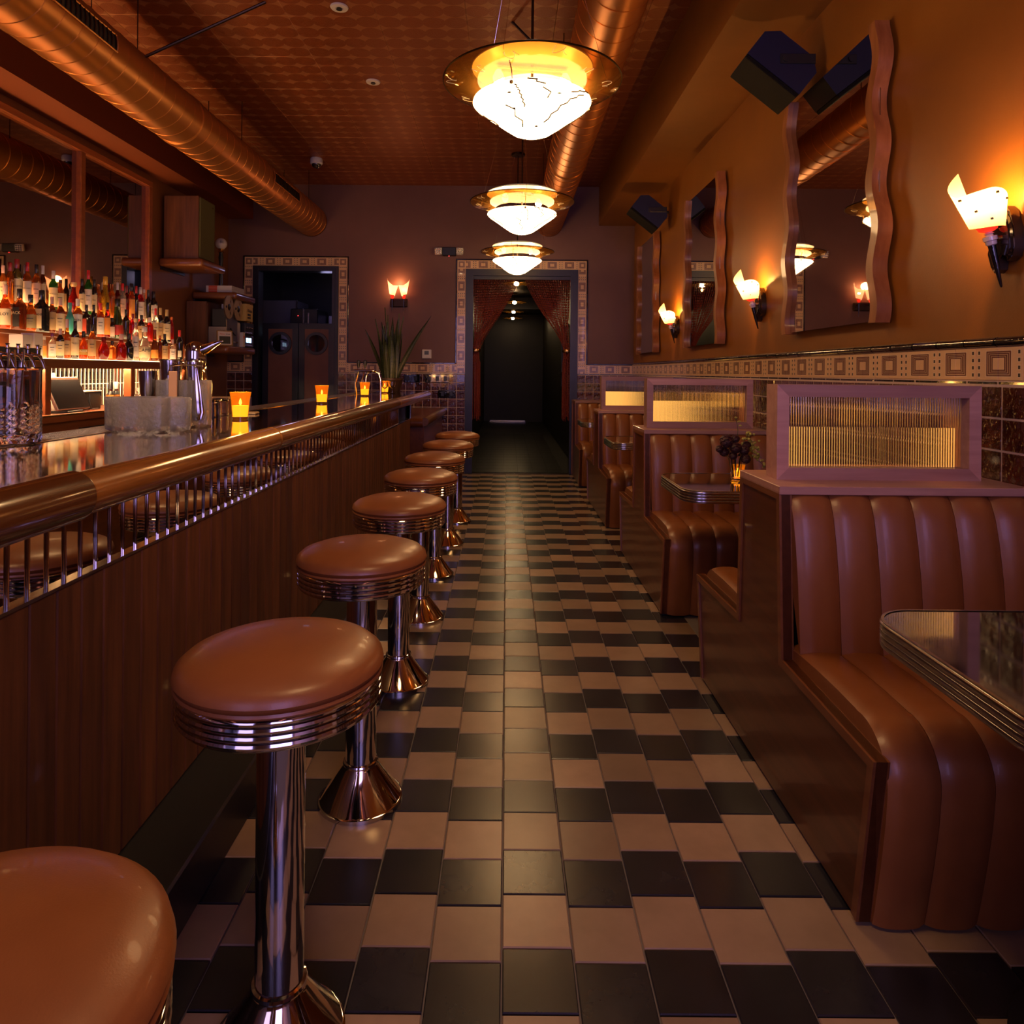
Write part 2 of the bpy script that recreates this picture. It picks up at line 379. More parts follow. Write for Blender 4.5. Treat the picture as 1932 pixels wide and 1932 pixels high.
bm = B(XL - .2, XR + .2, YF - .2, YB + .1, -.15, -.006)
floor = struct('floor', bm, grout_m, 'tan and charcoal tiled floor running down the aisle between bar and booths', 'floor')
TP = .1625
tm_d = tile_mesh('tile', TP - .0038, TP - .0038, .008, tile_dark); tm_t = tile_mesh('tile', TP - .0038, TP - .0038, .008, tile_tan)
cells = []
for i in range(-12, 11):
    off = 1.4174 if i % 2 == 0 else 1.379
    for j in range(-8, 47):
        x, y = (i + .5) * TP, off + (j + .5) * TP
        if y > YB - TP * .45: continue
        if x < -.75 - TP * .5 or (x > .87 + TP * .5 and y > 1.75): continue
        if y < .55: continue
        dark = j % 2 == 0
        d = math.hypot(x, y)
        seen = 1 if (y > 1.28 and x > -.78 and x < 1.45 and abs(x) / y < .78) else 0
        cells.append((-seen, d, x, y, dark))
cells.sort()
rest = bmesh.new(); rest_t = bmesh.new()
for k, (s_, d, x, y, dark) in enumerate(cells):
    if k < 292:
        put('tile', tm_d if dark else tm_t, floor, (x, y, -.008 + random.uniform(-.0003, .0003)), (random.uniform(-.0012, .0012), random.uniform(-.0012, .0012), 0))
    else:
        h = TP / 2 - .0019
        box(rest if dark else rest_t, x - h, x + h, y - h, y + h, -.006, 0)
tag(obj('far_charcoal_tiles', rest, tile_dark, floor), kind='stuff'); tag(obj('far_tan_tiles', rest_t, tile_tan, floor), kind='stuff')

# corridor behind the beaded doorway
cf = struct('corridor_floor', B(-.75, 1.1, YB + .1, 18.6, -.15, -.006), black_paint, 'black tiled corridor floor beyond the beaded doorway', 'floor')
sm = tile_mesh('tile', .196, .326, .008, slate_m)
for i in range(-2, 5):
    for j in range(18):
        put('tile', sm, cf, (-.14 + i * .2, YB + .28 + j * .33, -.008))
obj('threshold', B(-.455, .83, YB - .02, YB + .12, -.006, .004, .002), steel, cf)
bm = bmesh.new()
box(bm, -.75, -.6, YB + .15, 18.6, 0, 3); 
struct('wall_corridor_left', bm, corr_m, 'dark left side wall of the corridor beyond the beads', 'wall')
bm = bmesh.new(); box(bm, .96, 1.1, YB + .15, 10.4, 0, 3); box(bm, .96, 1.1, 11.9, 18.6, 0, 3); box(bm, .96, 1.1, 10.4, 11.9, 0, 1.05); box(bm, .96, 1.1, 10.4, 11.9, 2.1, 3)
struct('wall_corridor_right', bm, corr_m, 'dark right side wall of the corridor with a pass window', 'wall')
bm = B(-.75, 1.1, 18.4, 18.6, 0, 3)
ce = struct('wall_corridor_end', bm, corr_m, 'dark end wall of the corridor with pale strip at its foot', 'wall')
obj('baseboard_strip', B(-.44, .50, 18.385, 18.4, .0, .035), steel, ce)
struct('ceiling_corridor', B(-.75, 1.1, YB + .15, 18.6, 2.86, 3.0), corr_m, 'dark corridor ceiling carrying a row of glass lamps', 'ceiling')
struct('trim_1', B(-.6, .96, 14.2, 14.5, 2.62, 2.86), corr_m, 'dropped beam across the corridor ceiling', 'trim')
w1 = struct('window_1', B(.985, 1.0, 10.42, 11.88, 1.07, 2.08), P('hazy_pane', (.32, .25, .16), .3, trans=.0, coat=.6), 'hazy lit pane in the right side wall of the corridor', 'window')
bm = bmesh.new(); box(bm, .94, .975, 10.36, 11.94, 1.02, 1.08); box(bm, .94, .975, 10.36, 11.94, 2.06, 2.12); box(bm, .94, .975, 10.36, 10.42, 1.02, 2.12); box(bm, .94, .975, 11.88, 11.94, 1.02, 2.12)
obj('window_frame', bm, black_trim, w1)
obj('window_sill', B(.90, .975, 10.36, 11.94, 1.3, 1.325), black_trim, w1)

D1 = (-3.30, -2.19, 2.675); D2 = (-.54, .915, 2.655)
bm = bmesh.new()
for x0, x1, z0, z1 in ((XL - .2, D1[0], 0, ZC), (D1[1], D2[0], 0, ZC), (D2[1], XR + .2, 0, ZC), (D1[0], D1[1], D1[2], ZC), (D2[0], D2[1], D2[2], ZC)):
    box(bm, x0, x1, YB, YB + .15, z0, z1)
wall_b = struct('wall_back', bm, wall_b_m, 'mauve brown back wall with patterned tile border around two doorways', 'wall')
wall_r = struct('wall_right', B(XR, XR + .15, YF - .2, YB + .15, 0, ZC + .1), wall_r_m, 'ochre bronze right wall above the booths', 'wall')
wall_l = struct('wall_left', B(XL - .15, XL, YF - .2, YB + .15, 0, ZC + .1), wall_l_m, 'dark rust left wall behind the back bar', 'wall')
bm = bmesh.new()
for x0, x1, z0, z1 in ((XL, -2.75, 0, ZC), (-1.05, -.02, 0, ZC), (1.58, XR, 0, ZC), (-2.75, -1.05, 0, .9), (-.02, 1.58, 0, .9), (-2.75, 1.58, 3.0, ZC)):
    box(bm, x0, x1, YF - .15, YF, z0, z1)
struct('wall_front', bm, wall_l_m, 'front wall with two dusk lit windows behind the viewer', 'wall')
ceil = struct('ceiling', B(XL, XR, YF - .2, YB + .1, ZC, ZC + .1), soffit_m, 'copper red pressed tin ceiling', 'ceiling')
pm = tile_mesh('tin_panel', .6093, .6093, .006, tin_m)
for i in range(8):
    for j in range(12):
        put('tin_panel', pm, ceil, (-3.02 + i * .61 - .02, 1.95 + j * .61, ZC), (PI, 0, 0))
struct('ceiling_soffit_left', B(XL, -3.31, YF, YB, 3.28, ZC - .008), soffit_m, 'rust red boxed soffit over the back bar', 'ceiling')
struct('ceiling_beam_right', B(1.18, XR, YF, YB, 3.23, ZC - .008), beam_m, 'ochre boxed beam along the right wall', 'ceiling')

# patterned border, liners and glazed tiles: one object per piece
BW, BZ0, BZ1 = .1125, 1.305, 1.418
bt = [tile_mesh('border_tile', .1085, BW, .012, border_m, uv=u) for u in ((-.109, -.056, -.0005, .056), (.0005, -.056, .109, .056))]
bc = tile_mesh('border_tile', BW, BW, .012, border_m, uv=(-.083, -.06, .083, .06))
pen_b = mesh('liner_tile', B(-.076, .076, -.008, .008, 0, .016, .003), black_glaze)
pen_s = mesh('liner_tile', B(-.076, .076, -.006, .006, 0, .010, .002), black_glaze)
pen_r = mesh('bullnose_tile', T([(-.0745, 0, .008), (.0745, 0, .008)], .017, 10), black_glaze, True)
def run(wall, p0, direction, n, rot, flip=0):
    """n border tiles from p0 along direction"""
    for k in range(n):
        c = Vector(p0) + Vector(direction) * (.109 * (k + .5)); put('border_tile', bt[(k + flip) % 2], wall, c, rot)
def liners(wall, me, p0, p1, rot, pitch=.1545):
    p0, p1 = Vector(p0), Vector(p1); n = max(1, round((p1 - p0).length / pitch)); s = (p1 - p0).length / n / .1545
    for k in range(n):
        o = put(me.name.split('.')[0], me, wall, p0.lerp(p1, (k + .5) / n), rot); o.scale = (s, 1, 1)
zc = (BZ0 + BZ1) / 2
# right wall: from the back corner forward
run(wall_r, (XR, YB - .012, zc), (0, -1, 0), 74, ROT_R)
liners(wall_r, pen_r, (XR, YB, BZ1 + .016), (XR, .9, BZ1 + .016), ROT_R)
liners(wall_r, pen_s, (XR, YB, BZ0 - .008), (XR, .9, BZ0 - .008), ROT_R)
obj('grout_bed', B(XR - .0098, XR, .6, YB, 0, BZ1), grout_lt, wall_r)
TB = .1075
gb = [tile_mesh('glazed_tile', TB - .0065, TB - .0065, .012, brown_glaze)]
far = bmesh.new(); n_ind = 0
for j in range(76):
    y = YB - .012 - (j + .5) * TB
    for i in range(12):
        z = BZ0 - .018 - (i + .5) * TB
        near = (y < 2.75 and i < 9) or (2.75 <= y and i < 2) or (3.9 < y < 4.7 and i < 4)
        if near and n_ind < 290 and y > 1.6:
            n_ind += 1; put('glazed_tile', gb[0], wall_r, (XR, y, z), ROT_R)
        else: box(far, XR - .012, XR, y - .051, y + .051, z - .051, z + .051)
tag(obj('hidden_glazed_tiles', far, brown_glaze, wall_r), kind='stuff')
# back wall
for dl, dr, dt in (D1, D2):
    nt_ = round((dr - dl) / .109); w_ = (dr - dl) / nt_
    for k in range(nt_):
        o = put('border_tile', bt[(k + 1) % 2], wall_b, (dl + (k + .5) * w_, YB, dt + BW / 2), ROT_B); o.scale = (w_ / .109, 1, 1)
    for xx in (dl - BW / 2, dr + BW / 2):
        put('border_tile', bc, wall_b, (xx, YB, dt + BW / 2), ROT_B)
        n_ = round((dt - BZ0) / .109); h_ = (dt - BZ0) / n_
        for k in range(n_):
            o = put('border_tile', bt[(k + 1) % 2], wall_b, (xx, YB, BZ0 + (k + .5) * h_), ROT_BV); o.scale = (h_ / .109, 1, 1)
        sx = -1 if xx < (dl + dr) / 2 else 1
        xo = xx + sx * (BW / 2 + .009)
        liners(wall_b, pen_b, (xo, YB, BZ1 + .01), (xo, YB, dt + BW + .018), ROT_BV)
    liners(wall_b, pen_b, (dl - BW - .018, YB, dt + BW + .009), (dr + BW + .018, YB, dt + BW + .009), ROT_B)
for x0, x1 in ((XL, D1[0] - BW), (D1[1] + BW, D2[0] - BW), (D2[1] + BW, XR)):
    n_ = max(1, round((x1 - x0) / .109)); w_ = (x1 - x0) / n_
    for k in range(n_):
        o = put('border_tile', bt[k % 2], wall_b, (x0 + (k + .5) * w_, YB, zc), ROT_B); o.scale = (w_ / .109, 1, 1)
    liners(wall_b, pen_b, (x0 + .018, YB, BZ1 + .009), (x1 - .018, YB, BZ1 + .009), ROT_B)
for x0, x1 in ((XL, D1[0]), (D1[1], D2[0]), (D2[1], XR)):
    liners(wall_b, pen_s, (x0, YB, BZ0 - .007), (x1, YB, BZ0 - .007), ROT_B)
    obj('grout_bed', B(x0, x1, YB - .0098, YB, 0, BZ0), grout_lt, wall_b)
    n_ = round((x1 - x0) / TB); w_ = (x1 - x0) / n_
    for k in range(n_):
        for i in range(12):
            x, z = x1 - (k + .5) * w_, BZ0 - .018 - (i + .5) * TB
            if (x < -1.5 and z < 1.0) or (x > .9 and z < .85): continue
            o = put('glazed_tile', gb[0], wall_b, (x, YB, z), ROT_B); o.scale = (w_ / TB, 1, 1)

# doorway casings
def casing(name, x0, x1, zt, w, label, y0=YB - .03, y1=YB + .17):
    d = struct(name, B(x0, x0 + w, y0, y1, 0, zt), black_trim, label, 'doorway')
    obj('jamb', B(x1 - w, x1, y0, y1, 0, zt), black_trim, d); obj('head', B(x0 + w, x1 - w, y0, y1, zt - w, zt), black_trim, d)
    bm = bmesh.new()
    for xa in (x0 + w * .62, x1 - w - .012): box(bm, xa, xa + w * .38 + .012 if xa < (x0 + x1) / 2 else xa + .012 + w*.38, y0 - .008, y0 + .0, 0, zt - w * .6)
    obj('stop_bead', bm, black_trim, d)
    return d
casing('door_1', D1[0] + .002, D1[1] - .002, D1[2] - .002, .065, 'black cased doorway of the service room on the back wall')
d2 = casing('door_2', D2[0] + .002, D2[1] - .002, D2[2] - .002, .085, 'black cased doorway hung with beads')
obj('curtain_rail', B(-.46, .835, YB + .02, YB + .06, 2.525, 2.57), black_trim, d2)

# beaded curtains
bead_prof = ((0, .0018), (.25, .0052), (.75, .0052), (1, .0018))
def strand(bm, pts, bead=.034):
    """a string of long beads along a polyline"""
    d = [0]
    for a, b in zip(pts, pts[1:]): d.append(d[-1] + (b - a).length)
    def at(s):
        for k in range(len(d) - 1):
            if s <= d[k + 1] or k == len(d) - 2:
                return pts[k].lerp(pts[k + 1], (s - d[k]) / max(1e-6, d[k + 1] - d[k]))
    n = int(d[-1] / bead); rows = []
    for i in range(n):
        for t, r in bead_prof:
            p = at((i + t * .96) * bead)
            rows.append([bm.verts.new(p + Vector((math.cos(q * PI / 2) * r, math.sin(q * PI / 2) * r, 0))) for q in range(4)])
    for a, b in zip(rows, rows[1:]):
        for q in range(4): bm.faces.new((a[q], a[(q + 1) % 4], b[(q + 1) % 4], b[q]))
for side, tx, lab in ((-1, -.405, 'garnet bead curtain tied back at the left jamb of the doorway'), (1, .785, 'garnet bead curtain tied back at the right jamb of the doorway')):
    bm = bmesh.new()
    for row, yy in ((0, YB + .03), (1, YB + .05)):
        n = 19
        for i in range(n):
            t = (i + .5 * row) / n
            sx = (-.445 + t * .61) if side < 0 else (.82 - t * .61)
            p0 = Vector((sx, yy, 2.525)); p3 = Vector((tx + random.uniform(-.045, .045), yy + .02 + random.uniform(-.03, .03), 1.60))
            p1 = p0.lerp(p3, .35) + Vector((0, 0, -.10 * t)); p1.x = sx + (tx - sx) * .30
            p2 = Vector((tx + (sx - tx) * .22, p3.y, 1.86))
            pts = []
            for k in range(11):
                u = k / 10; pts.append(p0 * (1 - u) ** 3 + p1 * 3 * u * (1 - u) ** 2 + p2 * 3 * u * u * (1 - u) + p3 * u ** 3)
            bx = tx + random.uniform(-.055, .055)
            pts += [Vector((bx, p3.y, 1.45)), Vector((bx + random.uniform(-.01, .01), p3.y, .70 + random.uniform(-.03, .05)))]
            strand(bm, pts)
    c = tag(obj('bead_curtain', bm, bead_m), lab, 'curtain', kind='stuff')
    obj('tie_back', L([(.062, -.018), (.066, 0), (.062, .018)], 14, c=(tx, YB + .055, 1.60)), brass, c, True)

# service room behind the left doorway
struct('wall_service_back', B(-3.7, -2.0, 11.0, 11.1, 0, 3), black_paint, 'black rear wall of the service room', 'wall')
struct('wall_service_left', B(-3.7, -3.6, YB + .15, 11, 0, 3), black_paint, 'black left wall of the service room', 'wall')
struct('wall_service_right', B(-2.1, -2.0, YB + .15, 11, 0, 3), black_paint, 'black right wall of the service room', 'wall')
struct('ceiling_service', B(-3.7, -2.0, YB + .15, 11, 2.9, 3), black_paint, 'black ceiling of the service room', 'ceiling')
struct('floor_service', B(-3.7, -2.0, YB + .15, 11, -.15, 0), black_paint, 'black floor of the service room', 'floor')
saloon = noise_col(P('saloon_door_brown', (.2, .08, .04), .5), (.17, .062, .028), (.22, .085, .04), 4, 4)
for k, (x0, x1, lab) in enumerate(((-3.20, -2.735, 'left swing door leaf with round porthole in the service doorway'), (-2.725, -2.262, 'right swing door leaf with round porthole in the service doorway'))):
    t = thing('swing_door', lab, 'door', ((x0 + x1) / 2, YB + .09, 0)); hw = (x1 - x0) / 2
    cx, cz, pr = .0, 1.672, .118
    # panel with a real hole: ring of quads from circle to rectangle
    bm = bmesh.new(); xa, za, zb = hw - .075, .2, 1.86; q_ = xa / .1575
    ring = []; n = 32
    for i in range(n):
        a = 2 * PI * i / n; dx, dz = math.cos(a), math.sin(a)
        s = xa / max(abs(dx), abs(dz))
        ring.append((bm.verts.new((dx * pr, -.012, cz + dz * pr)), bm.verts.new((dx * s, -.012, cz + dz * s))))
    for i in range(n): bm.faces.new((ring[i][0], ring[(i + 1) % n][0], ring[(i + 1) % n][1], ring[i][1]))
    box(bm, -xa, xa, -.012, .008, za, cz - xa); box(bm, -xa, xa, -.012, .008, cz + xa, zb)
    obj('panel', bm, saloon, t)
    fr = bmesh.new()
    box(fr, -hw, -xa, -.018, .018, .15, 1.935); box(fr, xa, hw, -.018, .018, .15, 1.935); box(fr, -xa, xa, -.018, .018, zb, 1.935); box(fr, -xa, xa, -.018, .018, .15, .2)
    for sx in (-1, 1):
        for sz in (0, 1): pass
    obj('leaf_frame', fr, black_trim, t)
    bm = bmesh.new()
    lathe(bm, [(.112, 0), (.148, 0), (.150, .012), (.146, .022), (.120, .024), (.112, .014), (.112, 0)], 32, c=(0, -.036, cz), axis='y', caps=False)
    obj('porthole_ring', bm, black_trim, t, True)
    obj('porthole_glass', L([(.113, -.004), (.113, .004)], 32, c=(0, -.006, cz), axis='y'), glass, t)
t = thing('filing_cabinet', 'dark cabinet with silver edge deep in the service room', 'cabinet', (-3.28, 10.2, 0))
obj('body', B(-.28, .24, -.25, .35, 0, 2.33, .01), P('grey_cabinet', (.10, .09, .12), .5), t); obj('edge_strip', B(.235, .255, -.262, -.24, 1.2, 2.33), steel, t)
t = thing('equipment_rack', 'black equipment rack with bright edges and a cool light in the service room', 'rack', (-2.86, 9.85, 0))
obj('rack_case', B(-.16, .22, -.25, .3, 0, 2.18, .01), black_plastic, t)
for dx, z0, z1 in ((.02, 1.3, 2.18), (.09, 1.3, 2.12), (.06, 1.3, 1.98)): obj('rail', B(dx, dx + .008, -.27, -.25, z0, z1), steel, t)
obj('indicator', L([(.0, -.01), (.012, 0), (.0, .01)], 10, c=(-.13, -.26, 1.88)), cool_led, t); obj('indicator', L([(.0, -.005), (.006, 0), (.0, .005)], 8, c=(-.05, -.26, 2.08)), led_red, t)
t = thing('service_shelf', 'black shelf deep in the service room under the keypad safe', 'shelf', (-2.45, 10.5, 1.9)); obj('shelf_board', B(-.3, .3, -.4, .4, -.05, 0), black_plastic, t); obj('bracket', B(-.28, .28, .3, .36, -.3, -.05), black_plastic, t)
t = thing('keypad_safe', 'small pale grey keypad safe on the service room shelf', 'safe', (-2.46, 10.2, 1.9))
obj('body', B(-.16, .16, -.1, .2, 0, .22, .012), P('safe_grey', (.45, .38, .48), .45), t); obj('door', B(-.135, .135, -.108, -.1, .02, .20, .004), P('safe_face', (.55, .46, .58), .4), t)
for i in range(4):
    for j in range(3): obj('key', B(-.045 + i * .032, -.022 + i * .032, -.114, -.108, .03 + j * .034, .055 + j * .034), black_plastic, t)
point('service_lamp', (-2.5, 9.6, 2.6), 1.2, (.6, .55, 1.0), .1)

# ------------------------------------------------------------ bar counter
bar = thing('bar_counter', 'long glossy wooden bar with round rail, mirrored strip and plank front', 'bar', (-.92, 3.4, 0))
def W(o, base):                                                     # geometry given in world metres under a thing at base
    o.location = tuple(-c for c in base); return o
bb = (-.92, 3.4, 0)
W(obj('plinth', B(-1.3, -.7485, .25, 6.62, 0, .149, .006), black_paint, bar), bb)
W(obj('carcass', B(-1.25, -.955, .25, 6.60, .149, 1.04), black_paint, bar), bb)
pl = mesh('plank', B(-.0015, .022, -.0402, .0402, .149, .862, .0035), bar_plank)
for k in range(76):
    y = .35 + .0825 * k
    if y > 6.58: break
    put('plank', pl, bar, (-.946 + .92, y + .0412 - 3.4, 0))
W(obj('end_panel', B(-1.3, -.924, 6.60, 6.62, .149, 1.04), bar_plank, bar), bb)
W(obj('bottom_bead', B(-.945, -.921, .25, 6.62, .862, .869), chrome_soft, bar), bb)
mp = mesh('mirror_pane', B(-.006, 0, -.0265, .0265, .869, 1.052), mirror_m); mr = mesh('mirror_rod', T([(0, 0, .869), (0, 0, 1.052)], .0032, 8), chrome, True)
for k in range(96):
    y = 1.2936 + .056 * (k - 12)
    if y > 6.60: break
    put('mirror_pane', mp, bar, (-.936 + .92, y + .028 - 3.4, 0)); put('mirror_rod', mr, bar, (-.934 + .92, y - 3.4, 0))
W(obj('end_post', B(-.955, -.915, 6.60, 6.635, .869, 1.05), chrome_soft, bar), bb)
W(obj('countertop', B(-1.385, -.905, .25, 7.82, 1.052, 1.098, .004), top_wood, bar), bb)
def rail(y0, y1, r, m):
    return W(obj('rail', L([(r * .9, y0), (r, y0 + .006), (r, y1 - .006), (r * .9, y1)], 32, c=(-.902, 0, 1.054), axis='y'), m, bar, True), bb)
rail(.3, 1.437, .0535, rail_dark); rail(1.437, 2.63, .0472, rail_wood); rail(2.632, 5.6, .0472, rail_wood); rail(5.602, 7.82, .0472, rail_wood)
tray = P('drip_tray_steel', (.35, .32, .33), .3, 1.0, bump=(230, 1.0, 0, .01))
W(obj('drip_mat', B(-1.60, -1.39, .6, 7.6, 1.07, 1.094, .003), tray, bar), bb)
W(obj('drip_mat_edge', B(-1.395, -1.385, .6, 7.6, 1.07, 1.10), steel, bar), bb)
W(obj('under_bar', B(-1.62, -1.4, .6, 7.0, .1, 1.07), black_paint, bar), bb)

lc = thing('service_counter', 'low wooden counter with rounded edge under the bar flap by the back wall', 'counter', (-1.3, 7.9, 0))
obj('front_panel', B(-.45, .47, -.93, -.90, 0, .80), booth_wood, lc); obj('side_panel', B(.44, .47, -.90, 1.03, 0, .80), booth_wood, lc); obj('rear_body', B(-.45, .44, -.90, 1.03, 0, .80), black_paint, lc)
obj('counter_top', B(-.47, .47, -.93, 1.03, .80, .845), booth_wood, lc)
obj('edge_rail', L([(.042, -.95), (.046, -.94), (.046, 1.03)], 20, c=(.475, 0, .81), axis='y'), wood('counter_edge_wood', (.10, .035, .018), (.16, .06, .03), 'y', .3, .6), lc, True)
obj('edge_rail', L([(.046, -.5), (.046, .46)], 20, c=(0, -.94, .80), axis='x'), booth_wood, lc, True)

# ------------------------------------------------------------ bar stools
def stool():
    t = thing('bar_stool', 'x', 'stool', (0, 0, 0), group='round leather stools along the bar')
    obj('seat', L([(.02, .730), (.180, .730), (.192, .736), (.1975, .746), (.194, .759), (.180, .771), (.145, .783), (.10, .791), (.05, .7945), (.004, .7955)], 64), leather, t, True)
    obj('seat_welt', L([(.184, .726), (.1935, .727), (.196, .731), (.194, .736), (.184, .736)], 64, caps=False), leather, t, True)
    pr = [(.165, .731), (.187, .730)]
    for k in range(4):
        z = .725 - k * .0135; pr += [(.192, z), (.194, z - .0045), (.192, z - .009), (.188, z - .0105), (.188, z - .0125)]
    pr += [(.186, .669), (.165, .669)]
    obj('chrome_skirt', L(pr, 64), chrome, t, True)
    obj('mount_plate', L([(.09, .652), (.14, .668), (.10, .670)], 32), black_plastic, t, True)
    obj('column', L([(.0465, .10), (.0465, .658)], 40), chrome, t, True)
    obj('collar', L([(.0465, .112), (.052, .114), (.054, .119), (.052, .124), (.0465, .126)], 40, caps=False), chrome, t, True)
    obj('base', L([(.118, .0), (.124, .003), (.124, .012), (.120, .016), (.054, .106), (.050, .116)], 48), gold_steel, t, True)
    obj('base_ring', L([(.10, 0), (.1275, 0), (.1275, .011), (.122, .0135), (.11, .013)], 48), chrome, t, True)
    return t
st0 = stool()
ords = ['nearest leather bar stool, cut off by the bottom left corner of the picture', 'big leather bar stool in the foreground, second along the bar', 'third leather bar stool along the bar, counted from the viewer',
        'fourth leather bar stool along the bar, counted from the viewer', 'fifth leather bar stool along the bar, counted from the viewer', 'leather bar stool third from the far end of the bar',
        'leather bar stool second from the far end of the bar', 'farthest leather bar stool, at the end of the bar by the doorway']
for k, y in enumerate((.612, 1.355, 2.125, 2.93, 3.70, 4.48, 5.28, 6.08)):
    t = st0 if k == 0 else copy_tree(st0)
    t.location = ((-.507, -.437, -.440, -.450, -.455, -.462, -.445, -.430)[k], y, 0); t['label'] = ords[k]; t.rotation_euler = (0, 0, k * .7)

pane_glow = P('amber_light_panel', (.8, .5, .2), .5, emit=(1.0, .54, .15), es=.75)  # made-up amber glow behind the booth panes, no lamp of the room
# ------------------------------------------------------------ booths
def channel(path, x0, x1, crown, nx=8):
    """a padded channel: profile path (y, z, ny, nz) swept from x0 to x1, crowned across"""
    bm = bmesh.new(); rows = []
    n = len(path)
    for i in range(nx + 1):
        t = i / nx; x = x0 + (x1 - x0) * t
        o = crown * (1 - abs(2 * t - 1) ** 3.2)
        row = []
        for j, (y, z) in enumerate(path):
            a = path[max(j - 1, 0)]; b = path[min(j + 1, n - 1)]
            d = Vector((b[0] - a[0], b[1] - a[1])).normalized()
            row.append(bm.verts.new((x, y + d.y * o, z - d.x * o)))
        rows.append(row)
    for a, b in zip(rows, rows[1:]):
        for j in range(n - 1): bm.faces.new((a[j], a[j + 1], b[j + 1], b[j]))
    # closed ends and underside
    for row in (rows[0], rows[-1]):
        c = bm.verts.new((row[0].co.x, sum(v.co.y for v in row) / n + .0, min(v.co.z for v in row) + .08 if False else sum(v.co.z for v in row) / n))
        for j in range(n - 1): bm.faces.new((row[j], row[j + 1], c))
        bm.faces.new((row[n - 1], row[0], c))
    return bm
def arc(cy, cz, r, a0, a1, n=6):
    return [(cy + r * math.cos(math.radians(a0 + (a1 - a0) * k / n)), cz + r * math.sin(math.radians(a0 + (a1 - a0) * k / n))) for k in range(n + 1)]
SEAT = [(-.18, .475), (-.24, .482), (-.36, .487), (-.48, .488), (-.58, .485)] + arc(-.61, .365, .12, 80, 185, 9)[0:] + [(-.722, .28), (-.705, .18), (-.680, .06), (-.668, .012)]
BACK = [(-.255, .46), (-.250, .52), (-.243, .60), (-.232, .70), (-.215, .80), (-.195, .88), (-.175, .925)] + [(-.158, .943), (-.135, .950), (-.10, .951)]
seat_path = [(y, z) for y, z in SEAT]
CH, X0 = .1243, .032
seat_me = [mesh('seat_channel', channel(SEAT, 0, CH - .0015, .013), leather, True)]
back_me = [mesh('back_channel', channel([(-y, z) for y, z in BACK][::1], 0, CH - .0015, .015), leather, True)]
def inset(poly, d):
    out = []
    for i, p in enumerate(poly):
        p = Vector(p)
        if i == 0: t = (Vector(poly[1]) - p).normalized(); n = Vector((t.y, -t.x)); out.append(p + n * d); continue
        if i == len(poly) - 1: t = (p - Vector(poly[i - 1])).normalized(); n = Vector((t.y, -t.x)); out.append(p + n * d); continue
        t0 = (p - Vector(poly[i - 1])).normalized(); t1 = (Vector(poly[i + 1]) - p).normalized()
        n0, n1 = Vector((t0.y, -t0.x)), Vector((t1.y, -t1.x)); m = (n0 + n1).normalized(); out.append(p + m * (d / max(.3, m.dot(n0))))
    return out
def ribbed_pane(x0, x1, z0, z1, pitch=.0085, t=.003):
    bm = bmesh.new(); n = round((x1 - x0) / pitch); prof = []
    for i in range(n):
        for a in range(6):
            u = a / 6; prof.append((x0 + (i + u) * (x1 - x0) / n, -t - .0026 * math.sin(PI * u)))
    prof.append((x1, -t)); poly = prof + [(x1, t), (x0, t)]
    lo = [bm.verts.new((x, y, z0)) for x, y in poly]; hi = [bm.verts.new((x, y, z1)) for x, y in poly]
    m = len(poly)
    for i in range(m): bm.faces.new((lo[i], lo[(i + 1) % m], hi[(i + 1) % m], hi[i]))
    bm.faces.new(lo[::-1]); bm.faces.new(hi)
    return bm
